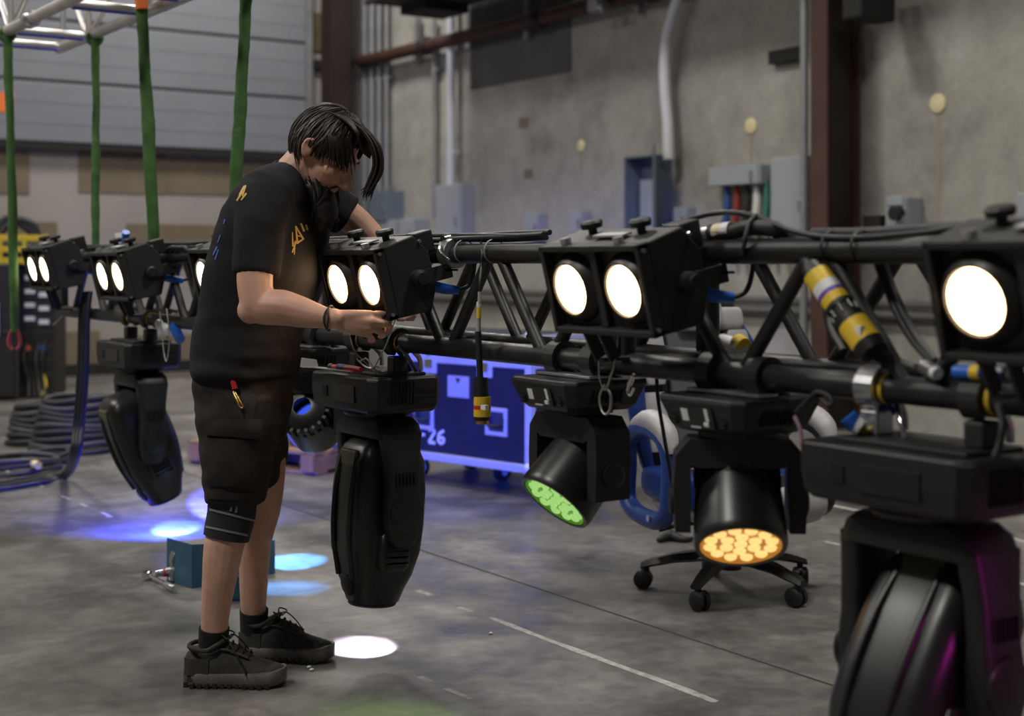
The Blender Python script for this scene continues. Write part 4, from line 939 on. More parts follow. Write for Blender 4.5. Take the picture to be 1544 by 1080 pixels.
def ratchet(pa, pb, label, r=.010):
    a, b_ = onz(*pa, .018), onz(*pb, .018)
    t = thing('ratchet', label, 'tool', (a.x,a.y,0)); a.z = b_.z = .022; u = (b_-a).normalized()
    MB().lathe(a+UP*-.016,(0,0,1),[(0,.018),(.004,.021),(.024,.021),(.028,.016)],n=18).build('head', M_chrome, t, smooth=40, world=True)
    MB().cyl(a+u*.01, b_-u*.08, .0075, n=12).build('shaft', M_chrome, t, smooth=40, world=True); MB().lathe(b_-u*.09,u,[(0,.008),(.01,.0115),(.08,.0125),(.09,.009)],n=14).build('grip', M_steel, t, smooth=40, world=True)
ratchet((222,868),(262,889),'chrome ratchet lying in front of the toolbox')
t = thing('socket_driver', 'small chrome and red driver beside the toolbox end', 'tool', onz(240,868,0))
a = onz(236,866,.03); b_ = onz(262,862,.03)
MB().cyl(a,a.lerp(b_,.4),.013,n=12).build('chrome_cap', M_chrome, t, smooth=40, world=True); MB().cyl(a.lerp(b_,.35),a.lerp(b_,.65),.0145,n=12).build('red_grip', M_red, t, smooth=40, world=True); MB().cyl(a.lerp(b_,.65),b_+CR*.05,.009,n=12).build('shaft', M_chrome, t, smooth=40, world=True)
t = thing('swivel_socket', 'shiny swivel socket standing against the toolbox end', 'tool', onz(262,874,0))
a = onz(262,876,.0)-CF*.03
MB().tube([a+UP*.01, a+UP*.05+CR*.004, a+UP*.09, a+UP*.115+CR*.012],.010,n=10,radii=[.018,.011,.010,.016]).build('shaft', M_chrome, t, smooth=60, world=True); MB().cyl(a+UP*.045-CR*.02,a+UP*.055+CR*.035,.012,n=10).build('cross_bar', M_steel, t, smooth=40, world=True)
for k, (px, py, lb) in enumerate(((466,1006,'tiny white scrap on the floor in front of the far shoe'),(470,1010,'second tiny white scrap beside the first by the shoe'),(740,955,'lone pale crumb on the floor right of the white light pool'))):
    q = onz(px,py,.004); o = MB().ball(q,(.008,.005,.004),8,5).build('paper_scrap', M_white, None, smooth=60); tag(o, lb, 'scrap')

# ------------------------------------------------------------------ background floor goods, left
def coil(t, c, R, r, turns, m_, ph, squash=1.0, h=None):
    for k in range(turns):
        rr = R*(1+.10*noise.noise(V((k*3.1,ph,0)))); zz = (h if h is not None else c[2])+r+k*r*1.7
        pts = [V((c[0]+rr*cos(a)*(1+.05*sin(3*a+k)), c[1]+rr*squash*sin(a)*(1+.05*cos(2*a+k*1.3)), zz+.012*sin(2*a+k+ph))) for a in [2*pi*j/12 for j in range(12)]]
        MB().tube(pts, r, n=7, closed=True, sub=4).build('cable_loop', m_, t, smooth=60)
M_cab2 = mat('dusty_cable', (.045,.043,.042), .5); M_cab3 = mat('grey_coil', (.13,.13,.14), .5)
def pile(px, py, R, turns, label, ms, squash=.8, r=.022):
    q = onz(px, py, 0)
    t = thing('cable_coil', label, 'cable coil', q, group='coiled cables on the floor')
    for k in range(turns): coil(t, (.04*noise.noise(V((k,px,0))), .04*noise.noise(V((k,px,5))), 0), R*(1-.035*k), r, 1, ms[k % len(ms)], px+k, squash, h=k*r*1.75)
pile(122, 680, .30, 9, 'tall stack of black cable coils at the left', [M_rub, M_cab2, M_rub])
pile(75, 668, .26, 7, 'lower stack of dusty cable coils left of the tall one', [M_rub, M_rub, M_cab2])
pile(178, 664, .30, 8, 'stack of cable coils half behind the tilted spot', [M_rub, M_cab2])
pile(22, 712, .26, 3, 'loose flat cable coil at the left picture edge', [M_cab2, M_rub], .7, .016)
pile(55, 700, .20, 3, 'small loose coil in front of the stacked coils', [M_rub, M_cab2], .7, .014)
o = MB().cyl(onz(38,697,.06), onz(58,702,.06), .022, n=12).build('cable_plug', M_pale, None, smooth=40); tag(o, 'pale yellow taped plug lying on the loose coil', 'plug')
# pallet with coils
pz = onz(388, 706, 0)
pr = atan2((onz(495,712,0)-onz(278,690,0)).y, (onz(495,712,0)-onz(278,690,0)).x)
t = thing('wooden_pallet', 'low wooden pallet under cable coils behind the man', 'pallet', pz, pr)
for k in range(7): MB().box((0,-.02+.13*k,.125),(.98,.10,.022)).build('deck_board', M_wood, t, bevel=.002)
for xx in (-.44,0,.44): MB().box((xx,.37,.065),(.09,.90,.09)).build('stringer', M_wood, t, bevel=.003)
for yy in (0,.37,.74): MB().box((0,yy,.011),(.98,.10,.02)).build('bottom_board', M_wood, t, bevel=.002)
for (dx, dy, n_, lb) in ((.33,.30,6,'grey cable coil on the pallet\'s right end'),(-.05,.36,7,'black cable coil on the middle of the pallet'),(-.38,.30,6,'black cable coil on the pallet\'s left end')):
    q = pz+RZ(pr) @ V((dx,dy,.137))
    tt = thing('cable_coil', lb, 'cable coil', q, group='coils on the pallet')
    for k in range(n_): coil(tt, (.02*noise.noise(V((k,dx,2))),0,0), .24*(1-.03*k), .026, 1, [M_rub, M_cab3, M_cab2][(k+(1 if dx > 0 else 0)) % 3] if dx > 0 else M_rub, dx*9+k, .9, h=k*.045)
# equipment rack and black cabinet at far left
q = onz(56, 600, 0)
t = thing('equipment_rack', 'tall black rack with rows of white labels at far left', 'rack', q, -TH+radians(8))
MB().box((0,.3,.62),(.30,.6,1.24)).build('cabinet', M_blkm, t, bevel=.01)
for k in range(9):
    MB().box((0,-.004,.18+.12*k),(.27,.012,.085)).build('rack_unit', M_blk, t, bevel=.003)
    for s_ in (-1,1):
        if k > 3: MB().box((s_*.06,-.012,.20+.12*k+(.02 if s_ < 0 else -.01)),(.085,.006,.04)).build('white_label', M_white, t)
MB().box((-.06,-.012,.44),(.05,.008,.04)).build('orange_label', M_orange, t); MB().box((.05,-.012,.44),(.05,.008,.04)).build('blue_label', M_blue, t)
for k in range(4): MB().tube([(-.08+.05*k,-.02,.5),(-.10+.05*k,-.08,.35),(-.06+.04*k,-.07,.18),(-.05+.05*k,-.12,.02)],.012,n=6).build('patch_cable', M_rub if k % 2 else M_cab2, t, smooth=60)
MB().tube([(.06,-.03,.2),(.09,-.08,.12),(.06,-.1,.03)],.012,n=6).build('yellow_cable', M_ylw2, t, smooth=60)
q = onz(8, 604, 0)
t = thing('black_cabinet', 'large black cabinet cut off by the left picture edge', 'cabinet', q, -TH+radians(8))
MB().box((-.12,.3,.60),(.40,.6,1.16)).build('cabinet_body', M_blk, t, bevel=.012)
for s_ in (-1,1): MB().box((-.10+s_*.2,-.005,.6),(.03,.02,1.16)).build('corner_trim', M_blkm, t, bevel=.003)
MB().box((-.10,-.008,.6),(.36,.01,.04)).build('handle_rail', M_blkm, t)
MB().box((-.12,-.02,.70),(.14,.02,.30)).build('pale_sheet', mat('pale_blue_sheet',(.45,.55,.68),.6), t)
t = thing('yellow_crate', 'yellow crate of black cables on top of the left cabinet', 'crate', onz(8,604,0)+V((0,0,1.18))+CF*.3, -TH+radians(8))
for zz in (.0,.10,.20): MB().box((0,-.2,.03+zz),(.60,.02,.05)).build('slat', M_ylw2, t, bevel=.004)
for xx in (-.29,-.1,.1,.29): MB().box((xx,-.2,.13),(.03,.03,.26)).build('post', M_ylw2, t, bevel=.004)
MB().box((0,.05,.10),(.56,.46,.18)).build('dark_contents', M_rub, t, bevel=.03)
for k in range(5): MB().tube([(-.24+.02*k,-.12,.2),(-.14+.03*k,-.1,.36+.02*(k%3)),(.02+.03*k,-.08,.36),(.2,-.06,.22)],.03,n=8).build('cable_loop', M_rub, t, smooth=60)

# ------------------------------------------------------------------ the man
FWD = (CR*.92-CF*.38).normalized(); LFT = (CR*.38+CF*.92).normalized()
def limb(b, pts, radii, n=14, sub=4):
    P = [C(*p) if not isinstance(p, Vector) else p for p in pts]
    b.tube(P, 0, n=n, sub=sub, radii=radii)
    b.ball(P[0], radii[0], n, 8); b.ball(P[-1], radii[-1], n, 8)
def remeshed(b, name, m_, parent, vox, smooth_it=4, wrinkle=None):
    me = bpy.data.meshes.new(name); me.from_pydata([tuple(p) for p in b.v], [], b.f)
    bm = bmesh.new(); bm.from_mesh(me); bmesh.ops.recalc_face_normals(bm, faces=bm.faces); bm.to_mesh(me); bm.free()
    tmp = bpy.data.objects.new('tmp', me); COL.objects.link(tmp)
    r = tmp.modifiers.new('r', 'REMESH'); r.mode = 'VOXEL'; r.voxel_size = vox
    s_ = tmp.modifiers.new('s', 'SMOOTH'); s_.iterations = smooth_it; s_.factor = .5
    dg = bpy.context.evaluated_depsgraph_get(); dg.update()
    out = bpy.data.meshes.new_from_object(tmp.evaluated_get(dg)); out.name = name
    bpy.data.objects.remove(tmp)
    if wrinkle:
        ns = [v.normal.copy() for v in out.vertices]
        for v, nn in zip(out.vertices, ns): v.co += nn*wrinkle(v.co)
    for p in out.polygons: p.use_smooth = True
    bvh = BVHTree.FromPolygons([v.co.copy() for v in out.vertices], [tuple(p.vertices) for p in out.polygons])
    inv = MX[parent].inverted(); out.transform(inv); out.materials.clear(); out.materials.append(m_)
    o = bpy.data.objects.new(name, out); COL.objects.link(o); o.parent = parent; MX[o] = MX[parent].copy()
    return o, bvh
man = thing('person', 'man in black t-shirt and black shorts bending over a blinder', 'person', onz(385, 1020, 0))
# head frame
HC = C(490, 229, 4.13)
fh = (CR*.965-CF*.26).normalized(); HL = (CR*.26+CF*.965).normalized()
HF = fh*.77-UP*.64; HU = fh*.64+UP*.77
RH = Matrix((HF, HL, HU)).transposed()
def hp(f, l, u): return HC+HF*f+HL*l+HU*u
bd = MB()
bd.ball(hp(-.012,0,.022), (.096,.075,.108), 22, 16, RH)
bd.ball(hp(.028,0,-.035), (.068,.060,.075), 18, 12, RH)
bd.ball(hp(.050,0,-.088), (.036,.036,.030), 14, 10, RH)
bd.ball(hp(.072,0,.030), (.022,.056,.016), 14, 8, RH)
bd.tube([hp(.082,0,.018), hp(.100,0,-.008), hp(.118,0,-.034), hp(.103,0,-.044)], 0, n=10, radii=[.009,.011,.0145,.010])
for s_ in (-1, 1):
    bd.ball(hp(.104,s_*.011,-.040), (.011,.009,.009), 10, 6, RH)
    bd.ball(hp(.055,s_*.042,-.025), (.030,.022,.022), 12, 8, RH)
    bd.ball(hp(-.018,s_*.079,-.006), (.019,.008,.032), 14, 10, RH)
    bd.tube([hp(-.010,s_*.083,-.030), hp(-.030,s_*.087,-.012), hp(-.030,s_*.089,.014), hp(-.010,s_*.086,.024), hp(.0,s_*.083,.010)], .0055, n=8)
bd.tube([hp(.086,-.02,-.066), hp(.094,0,-.064), hp(.086,.02,-.066)], .008, n=8); bd.tube([hp(.082,-.018,-.076), hp(.090,0,-.077), hp(.082,.018,-.076)], .009, n=8)
limb(bd, [(434,275,4.14),(448,258,4.14),hp(-.03,0,-.05)], [.068,.060,.058])
limb(bd, [(360,590,4.15),(375,480,4.15),(392,380,4.15),(418,300,4.14)], [.09,.09,.10,.09], 16)
limb(bd, [(398,305,4.01),(430,282,4.14),(474,290,4.30)], [.06,.075,.055])
# near (right) arm
limb(bd, [(398,305,4.01),(390,370,3.95),(384,420,3.92),(388,458,3.905)], [.058,.052,.050,.047])
limb(bd, [(386,455,3.905),(396,463,3.905),(425,464,3.895),(455,471,3.885),(488,479,3.868),(505,481,3.862)], [.046,.049,.050,.043,.030,.028])
bd.ball(C(378,468,3.905), .038, 12, 8)
W = (507,481,3.862)
kn = [(557,475,3.867),(561,485,3.857),(558,494,3.862),(551,502,3.872)]
for k, (a, o_) in enumerate(zip(kn, (-4,-1,3,6))): limb(bd, [(505,481+o_,3.867),((505+a[0])/2,(481+a[1])/2+o_*.6,3.860+.003*k),a], [.018,.016,.0135], 10, 3)
fing = [[kn[0],(578,474,3.887),(586,479,3.912),(585,485,3.924)], [kn[1],(581,488,3.877),(588,494,3.904),(583,498,3.917)], [kn[2],(574,501,3.880),(578,506,3.900),(573,508,3.914)], [kn[3],(560,510,3.885),(562,514,3.900),(557,514,3.912)]]
for f_, r_ in zip(fing, (.0098,.0102,.0096,.0085)): limb(bd, f_, [r_*1.12,r_,r_*.92,r_*.8], 10, 4)
limb(bd, [(516,489,3.882),(542,494,3.917),(566,487,3.932),(580,482,3.927)], [.019,.016,.0105,.009], 10, 4)
# far (left) arm
limb(bd, [(474,290,4.30),(510,315,4.34),(540,338,4.36),(572,372,4.36)], [.056,.050,.047,.042])
limb(bd, [(572,372,4.36),(590,405,4.33),(602,445,4.27),(604,462,4.25)], [.042,.040,.030,.026])
for k, (px, py, D_) in enumerate(((604,478,4.19),(611,480,4.195),(618,478,4.21),(624,474,4.225))):
    limb(bd, [(604,460,4.25),((604+px)/2+2,468,4.235)], [.017,.014], 8, 2); limb(bd, [((604+px)/2+2,468,4.235),(px+1,474,4.215),(px-3,482,D_)], [.0105,.0095,.0075], 8, 3)
limb(bd, [(600,458,4.25),(592,470,4.215),(592,478,4.19)], [.013,.011,.009], 8, 3)
# legs
limb(bd, [(365,600,4.07),(352,700,4.055),(350,772,4.05),(338,822,4.04),(331,872,4.04),(324,935,4.052),(324,975,4.062),(326,990,4.062)], [.075,.062,.056,.0575,.049,.039,.036,.03], 16)
limb(bd, [(400,600,4.25),(402,690,4.26),(398,760,4.27),(386,808,4.27),(383,860,4.29),(382,925,4.315),(384,950,4.325),(386,962,4.325)], [.07,.058,.053,.051,.045,.037,.035,.03], 16)
for a_ in ((395,690),): pass
limb(bd, [(362,585,4.10),(385,585,4.20)], [.085,.085])
body, body_bvh = remeshed(bd, 'body', M_skin, man, .0046, 3)
M_eye = mat('eye_white', (.6,.58,.55), .3)
for s_ in (-1, 1):
    ey = MB().ball(hp(.074,s_*.030,.008), .0105, 12, 8).build('eye', M_eye, man, smooth=60, world=True)
    MB().ball(hp(.081,s_*.030,.006), .0050, 10, 6).build('iris', M_beard, ey, smooth=60, world=True)
    MB().tube([hp(.085,s_*.014,.028), hp(.090,s_*.032,.034), hp(.078,s_*.052,.030)], 0, n=6, radii=[.003,.005,.002]).build('eyebrow', M_hair, man, smooth=60, world=True)
# ---- clothes
def ring(back, front, bb, D, n=32, p=2.3, yaw=1.0):
    c = C((back[0]+front[0])/2, (back[1]+front[1])/2, D); dx = (front[0]-back[0])/2/F*D; dz = -(front[1]-back[1])/2/F*D
    a = sqrt(max(dx*dx-(.38*bb)**2, (dx*.6)**2))/.92
    e1 = FWD*a+UP*dz; e2 = LFT*bb; out = []
    for k in range(n):
        t_ = 2*pi*k/n; x_, y_ = cos(t_), sin(t_)
        x_ = math.copysign(abs(x_)**(2/p), x_); y_ = math.copysign(abs(y_)**(2/p), y_)
        out.append(c+e1*x_+e2*y_)
    return out
sh = MB()
secs = [((302,566),(440,570),.178,4.14),((299,557),(443,563),.183,4.14),((297,535),(444,540),.180,4.14),((303,490),(448,500),.178,4.14),((312,440),(464,460),.182,4.14),((321,400),(476,420),.19,4.14),((333,352),(484,376),.20,4.14),((347,314),(488,342),.205,4.14),((364,285),(486,316),.195,4.14),((388,262),(478,300),.155,4.135),((412,248),(468,288),.095,4.135),((421,243),(464,281),.075,4.135)]
sh.rings([ring(*s_) for s_ in secs])
def cl(b, pts, radii, n=18): b.tube([C(*p) for p in pts], 0, n=n, sub=4, radii=radii)
cl(sh, [(432,278,4.10),(402,296,4.02),(393,335,3.97),(389,380,3.945),(387,414,3.935)], [.07,.088,.076,.066,.062])
cl(sh, [(440,280,4.16),(474,290,4.30),(498,308,4.33),(523,326,4.35)], [.07,.082,.072,.066])
def wr_shirt(p):
    q = p*1.0; s_ = noise.noise(V((q.x*5, q.y*5, q.z*9)))*.009+noise.noise(V((q.x*13+q.z*9, q.y*13, q.z*17)))*.0048
    low = max(0, min(1, (1.10-p.z)/.2))
    return s_+low*.010*noise.noise(V((q.x*7+q.z*6, q.y*7, q.z*24)))
shirt, shirt_bvh = remeshed(sh, 't_shirt', M_shirt, man, .0075, 5, wr_shirt)
# collar rib
cr = ring((419,244),(466,284),.080,4.135,20)
MB().tube(cr, .007, n=8, closed=True, sub=2).build('collar', M_shirt, shirt, smooth=60, world=True)
so = MB()
so.rings([ring(*s_) for s_ in (((303,548),(436,552),.165,4.14),((300,575),(434,580),.168,4.14),((301,610),(436,612),.168,4.15),((310,640),(428,640),.14,4.16))])
so.rings([ring(*s_) for s_ in (((300,590),(416,596),.105,4.075),((302,640),(420,640),.110,4.07),((306,690),(411,692),.108,4.065),((309,735),(402,738),.100,4.06),((312,752),(398,757),.096,4.06),((318,758),(392,762),.085,4.06))])
so.rings([ring(*s_) for s_ in (((330,590),(436,596),.10,4.22),((338,640),(432,642),.105,4.235),((348,690),(428,694),.105,4.25),((354,722),(424,728),.100,4.255),((360,729),(418,735),.09,4.255))])
def wr_short(p): return noise.noise(V((p.x*6, p.y*6, p.z*10)))*.008+noise.noise(V((p.x*15, p.y*15+p.z*8, p.z*22)))*.0055
shorts, shorts_bvh = remeshed(so, 'cargo_shorts', M_shorts, man, .008, 5, wr_short)
EYE = V((0,0,CH))
def hit(bvh, px, py):
    d = (C(px,py,1)-EYE).normalized(); r = bvh.ray_cast(EYE, d)
    return (r[0], r[1], d) if r[0] is not None else None
def patch(bvh, quad, nx, ny, th, name, m_, parent, bul=0):
    """cloth piece sewn on a surface: grid between four corners, laid on the surface with its own thickness"""
    a, b_, c, d = quad; top = []; bot = []
    for j in range(ny+1):
        for i in range(nx+1):
            u, v = i/nx, j/ny
            px = (a[0]*(1-u)+b_[0]*u)*(1-v)+(d[0]*(1-u)+c[0]*u)*v; py = (a[1]*(1-u)+b_[1]*u)*(1-v)+(d[1]*(1-u)+c[1]*u)*v
            h_ = hit(bvh, px, py)
            if h_ is None: return None
            e_ = th*(1+bul*sin(pi*u)*sin(pi*v)); nn = h_[1] if h_[1].dot(h_[2]) < 0 else -h_[1]
            top.append(h_[0]+nn*e_); bot.append(h_[0]-nn*.002)
    N = (nx+1)*(ny+1); fs = []; ix = lambda i, j: j*(nx+1)+i
    for j in range(ny):
        for i in range(nx):
            q = (ix(i,j),ix(i+1,j),ix(i+1,j+1),ix(i,j+1)); fs.append(q); fs.append(tuple(N+k for k in q[::-1]))
    bord = [ix(i,0) for i in range(nx+1)]+[ix(nx,j) for j in range(1,ny+1)]+[ix(i,ny) for i in range(nx-1,-1,-1)]+[ix(0,j) for j in range(ny-1,0,-1)]
    for k in range(len(bord)):
        p, q = bord[k], bord[(k+1) % len(bord)]; fs.append((p, N+p, N+q, q))
    return MB().add(top+bot, fs).build(name, m_, parent, smooth=50, world=True)
patch(shorts_bvh, ((312,660),(386,664),(390,735),(316,732)), 10, 10, .005, 'cargo_pocket', M_shorts, shorts, .8)
patch(shorts_bvh, ((311,634),(394,632),(391,662),(312,655)), 12, 5, .009, 'pocket_flap', M_shorts, shorts, .3)
patch(shorts_bvh, ((314,742),(398,745),(397,755),(314,752)), 12, 2, .004, 'leg_hem', M_shorts, shorts)
patch(shorts_bvh, ((360,582),(392,580),(378,640),(372,641)), 6, 6, .003, 'pocket_seam', M_shorts, shorts)
# prints
def stroke(bvh, p, q, w0, w1, m_, parent, name='printed_letter', n=5):
    dx, dy = q[0]-p[0], q[1]-p[1]; L = sqrt(dx*dx+dy*dy); nx_, ny_ = -dy/L, dx/L
    a = (p[0]+nx_*w0/2, p[1]+ny_*w0/2); b_ = (p[0]-nx_*w0/2, p[1]-ny_*w0/2); c = (q[0]-nx_*w1/2, q[1]-ny_*w1/2); d = (q[0]+nx_*w1/2, q[1]+ny_*w1/2)
    return patch(bvh, (a, b_, c, d), 1, n, .0022, name, m_, parent)
for p, q, w0, w1 in (((440,350),(441,372),1.2,2.8),((440,381),(446,363),2.0,2.6),((445,341),(448,368),1.8,3.0),((447,367),(457,360),2.8,2.2),((445,341),(457,361),1.8,2.6),((447,355),(454,357),1.6,1.6),((453,337),(458,349),2.2,2.6),((461,339),(463,347),1.4,2.0),((476,333),(478,341),1.2,1.8),((444,365),(443,384),2.2,1.0)):
    stroke(shirt_bvh, p, q, w0, w1, M_gold, shirt)
for p, q, w0, w1 in (((358,303),(366,289),2.4,3.2),((362,294),(369,281),2.6,2.0),((364,302),(372,292),2.0,2.6),((366,296),(371,280),1.6,2.0)):
    stroke(shirt_bvh, p, q, w0, w1, M_gold, shirt)
for p, q, w0, w1 in (((322,385),(328,372),1.6,2.0),((325,392),(330,376),1.6,1.4),((329,366),(333,355),1.4,1.6),((338,338),(340,331),1.2,1.6)):
    stroke(shirt_bvh, p, q, w0, w1, M_bluep, shirt)
# key clip on the shorts
kc = MB(); P = [hit(shorts_bvh, *p) for p in ((351,580),(354,592),(362,606),(366,613),(363,615),(357,604),(352,592))]
P = [h_[0]-h_[2]*.010 for h_ in P if h_]
t = MB().tube(P[1:], .0028, n=8, closed=True).build('key_clip', M_brass, man, smooth=60, world=True)
MB().cyl(P[0]+UP*.012, P[0]-UP*.012+CR*.006, .008, n=10).build('red_tag', M_red, t, smooth=40, world=True); MB().tube([P[0]+UP*.035, P[0]+UP*.012], .003, n=6, sub=2).build('strap', M_rub, t, world=True)
# knee brace
kb = MB().tube([C(351,748,4.05), C(349,775,4.05), C(344,797,4.046), C(341,811,4.044)], 0, n=24, radii=[.070,.069,.067,.065]).build('knee_brace', M_brace, man, smooth=60, world=True)
_kb = BVHTree.FromPolygons([MX[man] @ v.co for v in kb.data.vertices], [tuple(p.vertices) for p in kb.data.polygons])
for q in (((317,767),(384,784),(384,787),(317,770)),((311,793),(373,806),(373,809),(311,796))):
    patch(_kb, q, 14, 1, .0025, 'trim_stripe', M_bracet, kb)
for q in (((350,754),(353,754),(349,771),(346,771)),((357,754),(360,754),(357,773),(354,773))): patch(_kb, q, 1, 4, .0025, 'trim_stripe', M_bracet, kb)
# wrist bands
for o_ in (0, 2.5):
    c0 = C(496+o_, 480, 3.865); ax = (C(505,481,3.862)-C(488,479,3.868)).normalized(); u_ = ax.orthogonal().normalized(); v_ = ax.cross(u_)
    MB().tube([c0+(u_*cos(a)+v_*sin(a))*.0335+ax*.004*sin(a*2+o_) for a in [2*pi*k/12 for k in range(12)]], .0024, n=6, closed=True, sub=3).build('wristband', M_rub, man, smooth=60, world=True)
# ---- socks and shoes
def shoe(heel, toe, sock_pts, nm):
    h_ = onz(*heel, 0); e_ = onz(*toe, 0); u = (e_-h_).normalized(); v = UP.cross(u); L = (e_-h_).length
    Ms = Matrix((u, v, UP)).transposed().to_4x4(); Ms.translation = h_
    k = L/.295
    s_ = MB(); s_.tube([C(*p) for p in sock_pts], 0, n=18, radii=[.0435,.0425,.042,.038]); s_.build('sock', M_sock, man, smooth=60, world=True)
    out = [(-.006,.014),(.008,.034),(.05,.050),(.10,.048),(.14,.046),(.19,.050),(.23,.054),(.26,.051),(.283,.041),(.296,.024),(.302,.010)]
    def ol(sc, z, dz=None): return [V((x*k, y*sc, z if dz is None else z+dz(x))) for x, y in out]+[V((x*k, -y*sc, z if dz is None else z+dz(x))) for x, y in out[::-1]]
    spring = lambda x: .010*max(0, (x-.22)/.075)**2
    up = MB(Ms)
    S = [(.002,.030,.088),(.016,.042,.106),(.05,.049,.112),(.085,.050,.116),(.115,.049,.124),(.14,.047,.118),(.17,.047,.100),(.20,.050,.082),(.23,.051,.072),(.255,.047,.064),(.275,.037,.055),(.290,.022,.044)]
    rings = []
    for x, hw, ht in S:
        r = []
        for j in range(17):
            a = pi*j/16; yy = cos(a); zz = sin(a)**.75
            r.append(V((x*k, hw*yy*(1-.10*zz), .020+(ht-.020)*zz+spring(x))))
        rings.append(r)
    up.rings(rings)
    sh_ = up.build('shoe', M_shoe, man, smooth=60, world=True)
    tag(sh_, {'near':'nearer dark trail shoe','far':'farther dark trail shoe'}[nm])
    b = MB(Ms); b.rings([ol(.94,.004,spring), ol(1.0,.008,spring), ol(1.06,.026,spring), ol(1.05,.039,spring), ol(1.0,.042,spring)]); so_ = b.build('sole', M_sole, sh_, smooth=40, world=True)
    for i in range(13):
        x = .008+i*.0225
        hw = [y for xx, y in out if xx <= x+.02][-1]
        for sd in (-1, 1): MB(Ms).box((x*k, sd*hw*.93, .008+spring(x)),(.013,.014,.016)).build('tread_lug', M_soled, so_, bevel=.002, world=True)
    for sd in (-1, 1):
        MB(Ms).rings([[V((x*k, sd*(hw+.0010)*(1-.10*f), .036+f*.046+spring(x))) for f in (0,.35,.7,1)]+[V((x*k, sd*(hw-.004)*(1-.10*f), .036+f*.046+spring(x))) for f in (1,.7,.35,0)] for x, hw in ((.002,.031),(.016,.043),(.05,.049),(.08,.050))]).build('heel_counter', M_shoe, sh_, smooth=40, world=True)
        MB(Ms).tube([V((x*k, sd*y, z)) for x, y, z in ((.10,.036,.108),(.13,.034,.106),(.16,.032,.096),(.195,.028,.082))], .004, n=6).build('eyestay', M_shoel, sh_, smooth=60, world=True)
    MB(Ms).rings([[V((x*k, hw*cos(a)*1.02, .028+ht*sin(a)+spring(x))) for a in [pi*j/10 for j in range(11)]] for x, hw, ht in ((.250,.0490,.036),(.268,.0435,.031),(.284,.031,.024),(.296,.014,.014))]).build('toe_cap', M_shoel, sh_, smooth=50, world=True)
    for i in range(5):
        x = .118+i*.018; z = .128-.0085*i
        MB(Ms).tube([V((x*k,-.026,z-.012)), V(((x+.006)*k,0,z+.004)), V((x*k,.026,z-.012))], .0026, n=6).build('lace', M_rub, sh_, smooth=60, world=True)
    for sd in (-1, 1):
        MB(Ms).tube([V((.125*k,0,.130)), V((.135*k,sd*.03,.134)), V((.16*k,sd*.052,.105)), V((.185*k,sd*.056,.07)), V((.195*k,sd*.058,.04))], .0022, n=6).build('lace', M_rub, sh_, smooth=60, world=True)
        MB(Ms).tube([V((.125*k,0,.128)), V((.115*k,sd*.025,.146)), V((.135*k,sd*.04,.136)), V((.13*k,sd*.01,.128))], .0022, n=6).build('lace', M_rub, sh_, smooth=60, world=True)
    MB(Ms).tube([V((.012*k,0,.112)), V((.025*k,.038,.110)), V((.07*k,.047,.106)), V((.105*k,.040,.122)), V((.125*k,0,.132)), V((.105*k,-.040,.122)), V((.07*k,-.047,.106)), V((.025*k,-.038,.112))], .007, n=8, closed=True).build('padded_collar', M_shoe, sh_, smooth=60, world=True)
shoe((281,1031),(428,1033), [(323,947,4.055),(322,966,4.06),(323,985,4.065),(328,1000,4.065)], 'near')
shoe((364,990),(500,997), [(383,920,4.313),(383,937,4.32),(384,955,4.326),(390,966,4.328)], 'far')
# ---- hair and beard
def scalp(az, pol, off=0):
    """point on the skull: az 0 = forehead, 90 = far side, -90 = near side; pol measured from the crown"""
    a, p = radians(az), radians(pol)
    return hp(-.012+(.097+off)*sin(p)*cos(a), (.077+off)*sin(p)*sin(a), .020+(.108+off)*cos(p))
hb = MB()
rings = []
for pol in range(2, 100, 8):
    r = []
    for k in range(28):
        az = 360*k/28; lim = 58+50*abs(sin(radians(az)/2))**1.2
        r.append(scalp(az, min(pol, lim), .004))
    rings.append(r)
hb.rings(rings); hair = hb.build('hair', M_hair, man, smooth=60, world=True)
rnd = random.Random(3)
hs_ = MB()
def strand(b, pts, r0, flat=.5):
    b.tube(pts, 0, n=5, sub=3, radii=[r0*.6]+[r0]*(len(pts)-2)+[r0*.15])
for k in range(620):
    az = rnd.uniform(-180, 180); back = abs(sin(radians(az)/2))
    end = (56 if abs(az) < 40 else 84)+46*back**2+rnd.uniform(-9, 9)
    st_ = rnd.uniform(2, 30); n_ = 6; sw = rnd.uniform(-14, 14)
    pts = [scalp(az+sw*(i/n_)**1.5, st_+(end-st_)*i/n_, .004+.006*sin(pi*i/n_)+rnd.uniform(-.002,.005)) for i in range(n_+1)]
    if abs(az) > 120: pts[-1] = pts[-1]-UP*.012-CR*.004
    strand(hs_, pts, rnd.uniform(.0025,.0045))
# side locks over the near cheek and temple
for k in range(46):
    x0 = rnd.uniform(470, 530); tip = (x0+rnd.uniform(-6,8), 232+ (x0-470)*.40+rnd.uniform(-16,12))
    d_ = 4.035+.0007*abs(x0-500)
    strand(hs_, [C(x0-8,182,d_+.03), C(x0-4,205,d_), C(x0,222,d_-.002), C(*tip,d_+.006)], rnd.uniform(.003,.005))
for k in range(16):
    x0 = rnd.uniform(506, 524)
    strand(hs_, [C(x0-10,190,4.06), C(x0-3,215,4.05), C(x0,240,4.055), C(x0+rnd.uniform(-4,6),rnd.uniform(250,263),4.065)], rnd.uniform(.0025,.004))
# nape
for k in range(40):
    x0 = rnd.uniform(441, 470); d_ = 4.13+rnd.uniform(-.075,.07)
    strand(hs_, [C(x0+12,190,d_), C(x0+2,212,d_), C(x0-1,230,d_), C(x0+rnd.uniform(-3,6),rnd.uniform(236,258),d_)], rnd.uniform(.003,.0045))
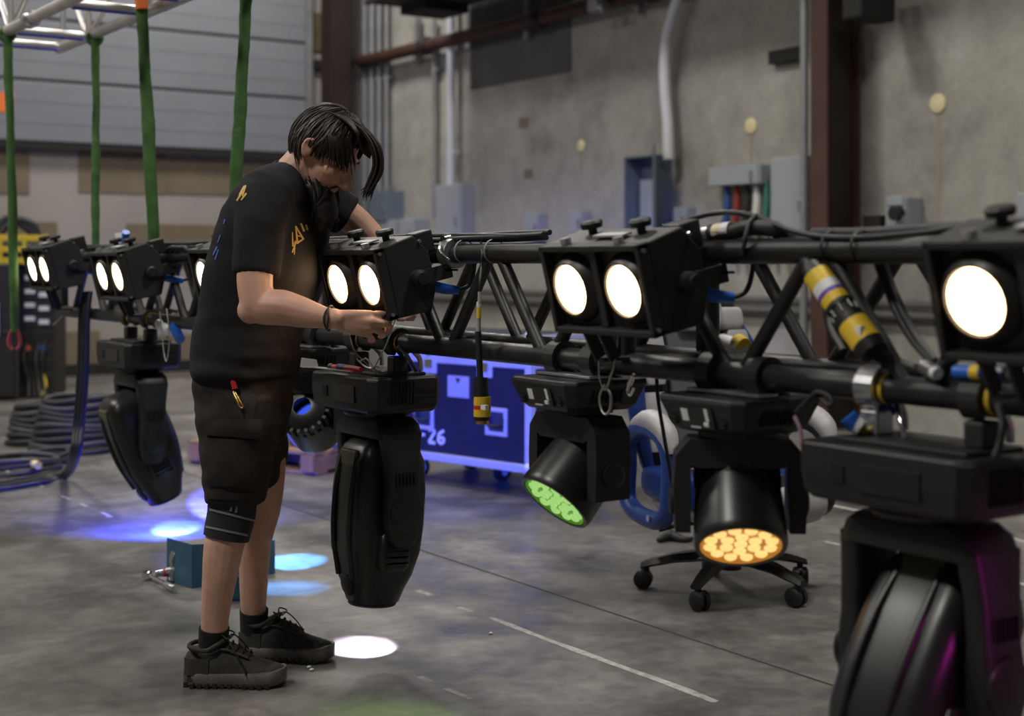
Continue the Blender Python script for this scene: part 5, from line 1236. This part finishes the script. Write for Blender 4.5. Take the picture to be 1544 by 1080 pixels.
# forelock
for k in range(44):
    j = rnd.uniform(-1, 1); jd = rnd.uniform(-.04, .05); e = rnd.uniform(0, 1)
    if k % 3:
        pts = [C(520+8*j,176,4.10+jd*.6), C(548+5*j,196,4.07+jd), C(565+6*j,222,4.05+jd), C(570+7*j,250,4.05+jd), C(560+7*j,278,4.05+jd), C(548+6*j+6*e,288+18*e,4.05+jd)]
    else:
        pts = [C(520+8*j,176,4.10+jd*.6), C(550+5*j,196,4.07+jd), C(570+4*j,220,4.05+jd), C(576+2*j,246,4.05+jd), C(574+2*j,262,4.05+jd), C(568+3*j,272+4*e,4.05+jd)]
    strand(hs_, pts, rnd.uniform(.0025,.0042))
for k in range(30):
    j = rnd.uniform(-1,1)
    strand(hs_, [C(500+14*j,166,4.10+.03*j), C(528+10*j,180,4.07+.03*j), C(545+7*j,202,4.055+.03*j), C(552+8*j,224,4.06), C(553+5*j,236+4*j,4.065)], rnd.uniform(.003,.005))
hs_.build('hair_locks', M_hair, hair, smooth=60, world=True)['kind'] = 'stuff'
bb = MB()
bb.ball(hp(.045,0,-.105), (.050,.052,.040), 16, 10, RH); bb.tube([hp(.05,0,-.10), C(486,318,4.12), C(484,336,4.12), C(482,352,4.12)], 0, n=12, radii=[.05,.048,.036,.012])
beard = bb.build('beard', M_beard, man, smooth=60, world=True)
bs = MB()
for k in range(200):
    a = rnd.uniform(-1, 1); f_ = rnd.uniform(-.02, .085)
    p0 = hp(f_, a*.058*(1-.3*(f_+.02)/.1), -.058-.03*rnd.random()+(-.02 if f_ < .02 else 0)); e = C(486+a*10+rnd.uniform(-14,18), rnd.uniform(318,352), 4.12+a*.05)
    strand(bs, [p0, p0.lerp(e,.35)+FWD*.012, p0.lerp(e,.7)+FWD*.006, e], rnd.uniform(.002,.0035))
for k in range(40):   # jaw line towards the near ear
    u_ = rnd.uniform(.5, 1); p0 = hp(-.005+.075*u_, -.062+.025*u_, -.045-.030*u_)
    strand(bs, [p0, p0-UP*.012+FWD*.006, p0-UP*.030+FWD*.010], rnd.uniform(.002,.003))
for s_ in (-1,1):
    for k in range(14): strand(bs, [hp(.096,s_*.004,-.052), hp(.092,s_*(.014+.001*k),-.062), hp(.078,s_*(.026+.001*k),-.078-.002*k)], .0025)
bs.build('beard_locks', M_beard, beard, smooth=60, world=True)['kind'] = 'stuff'
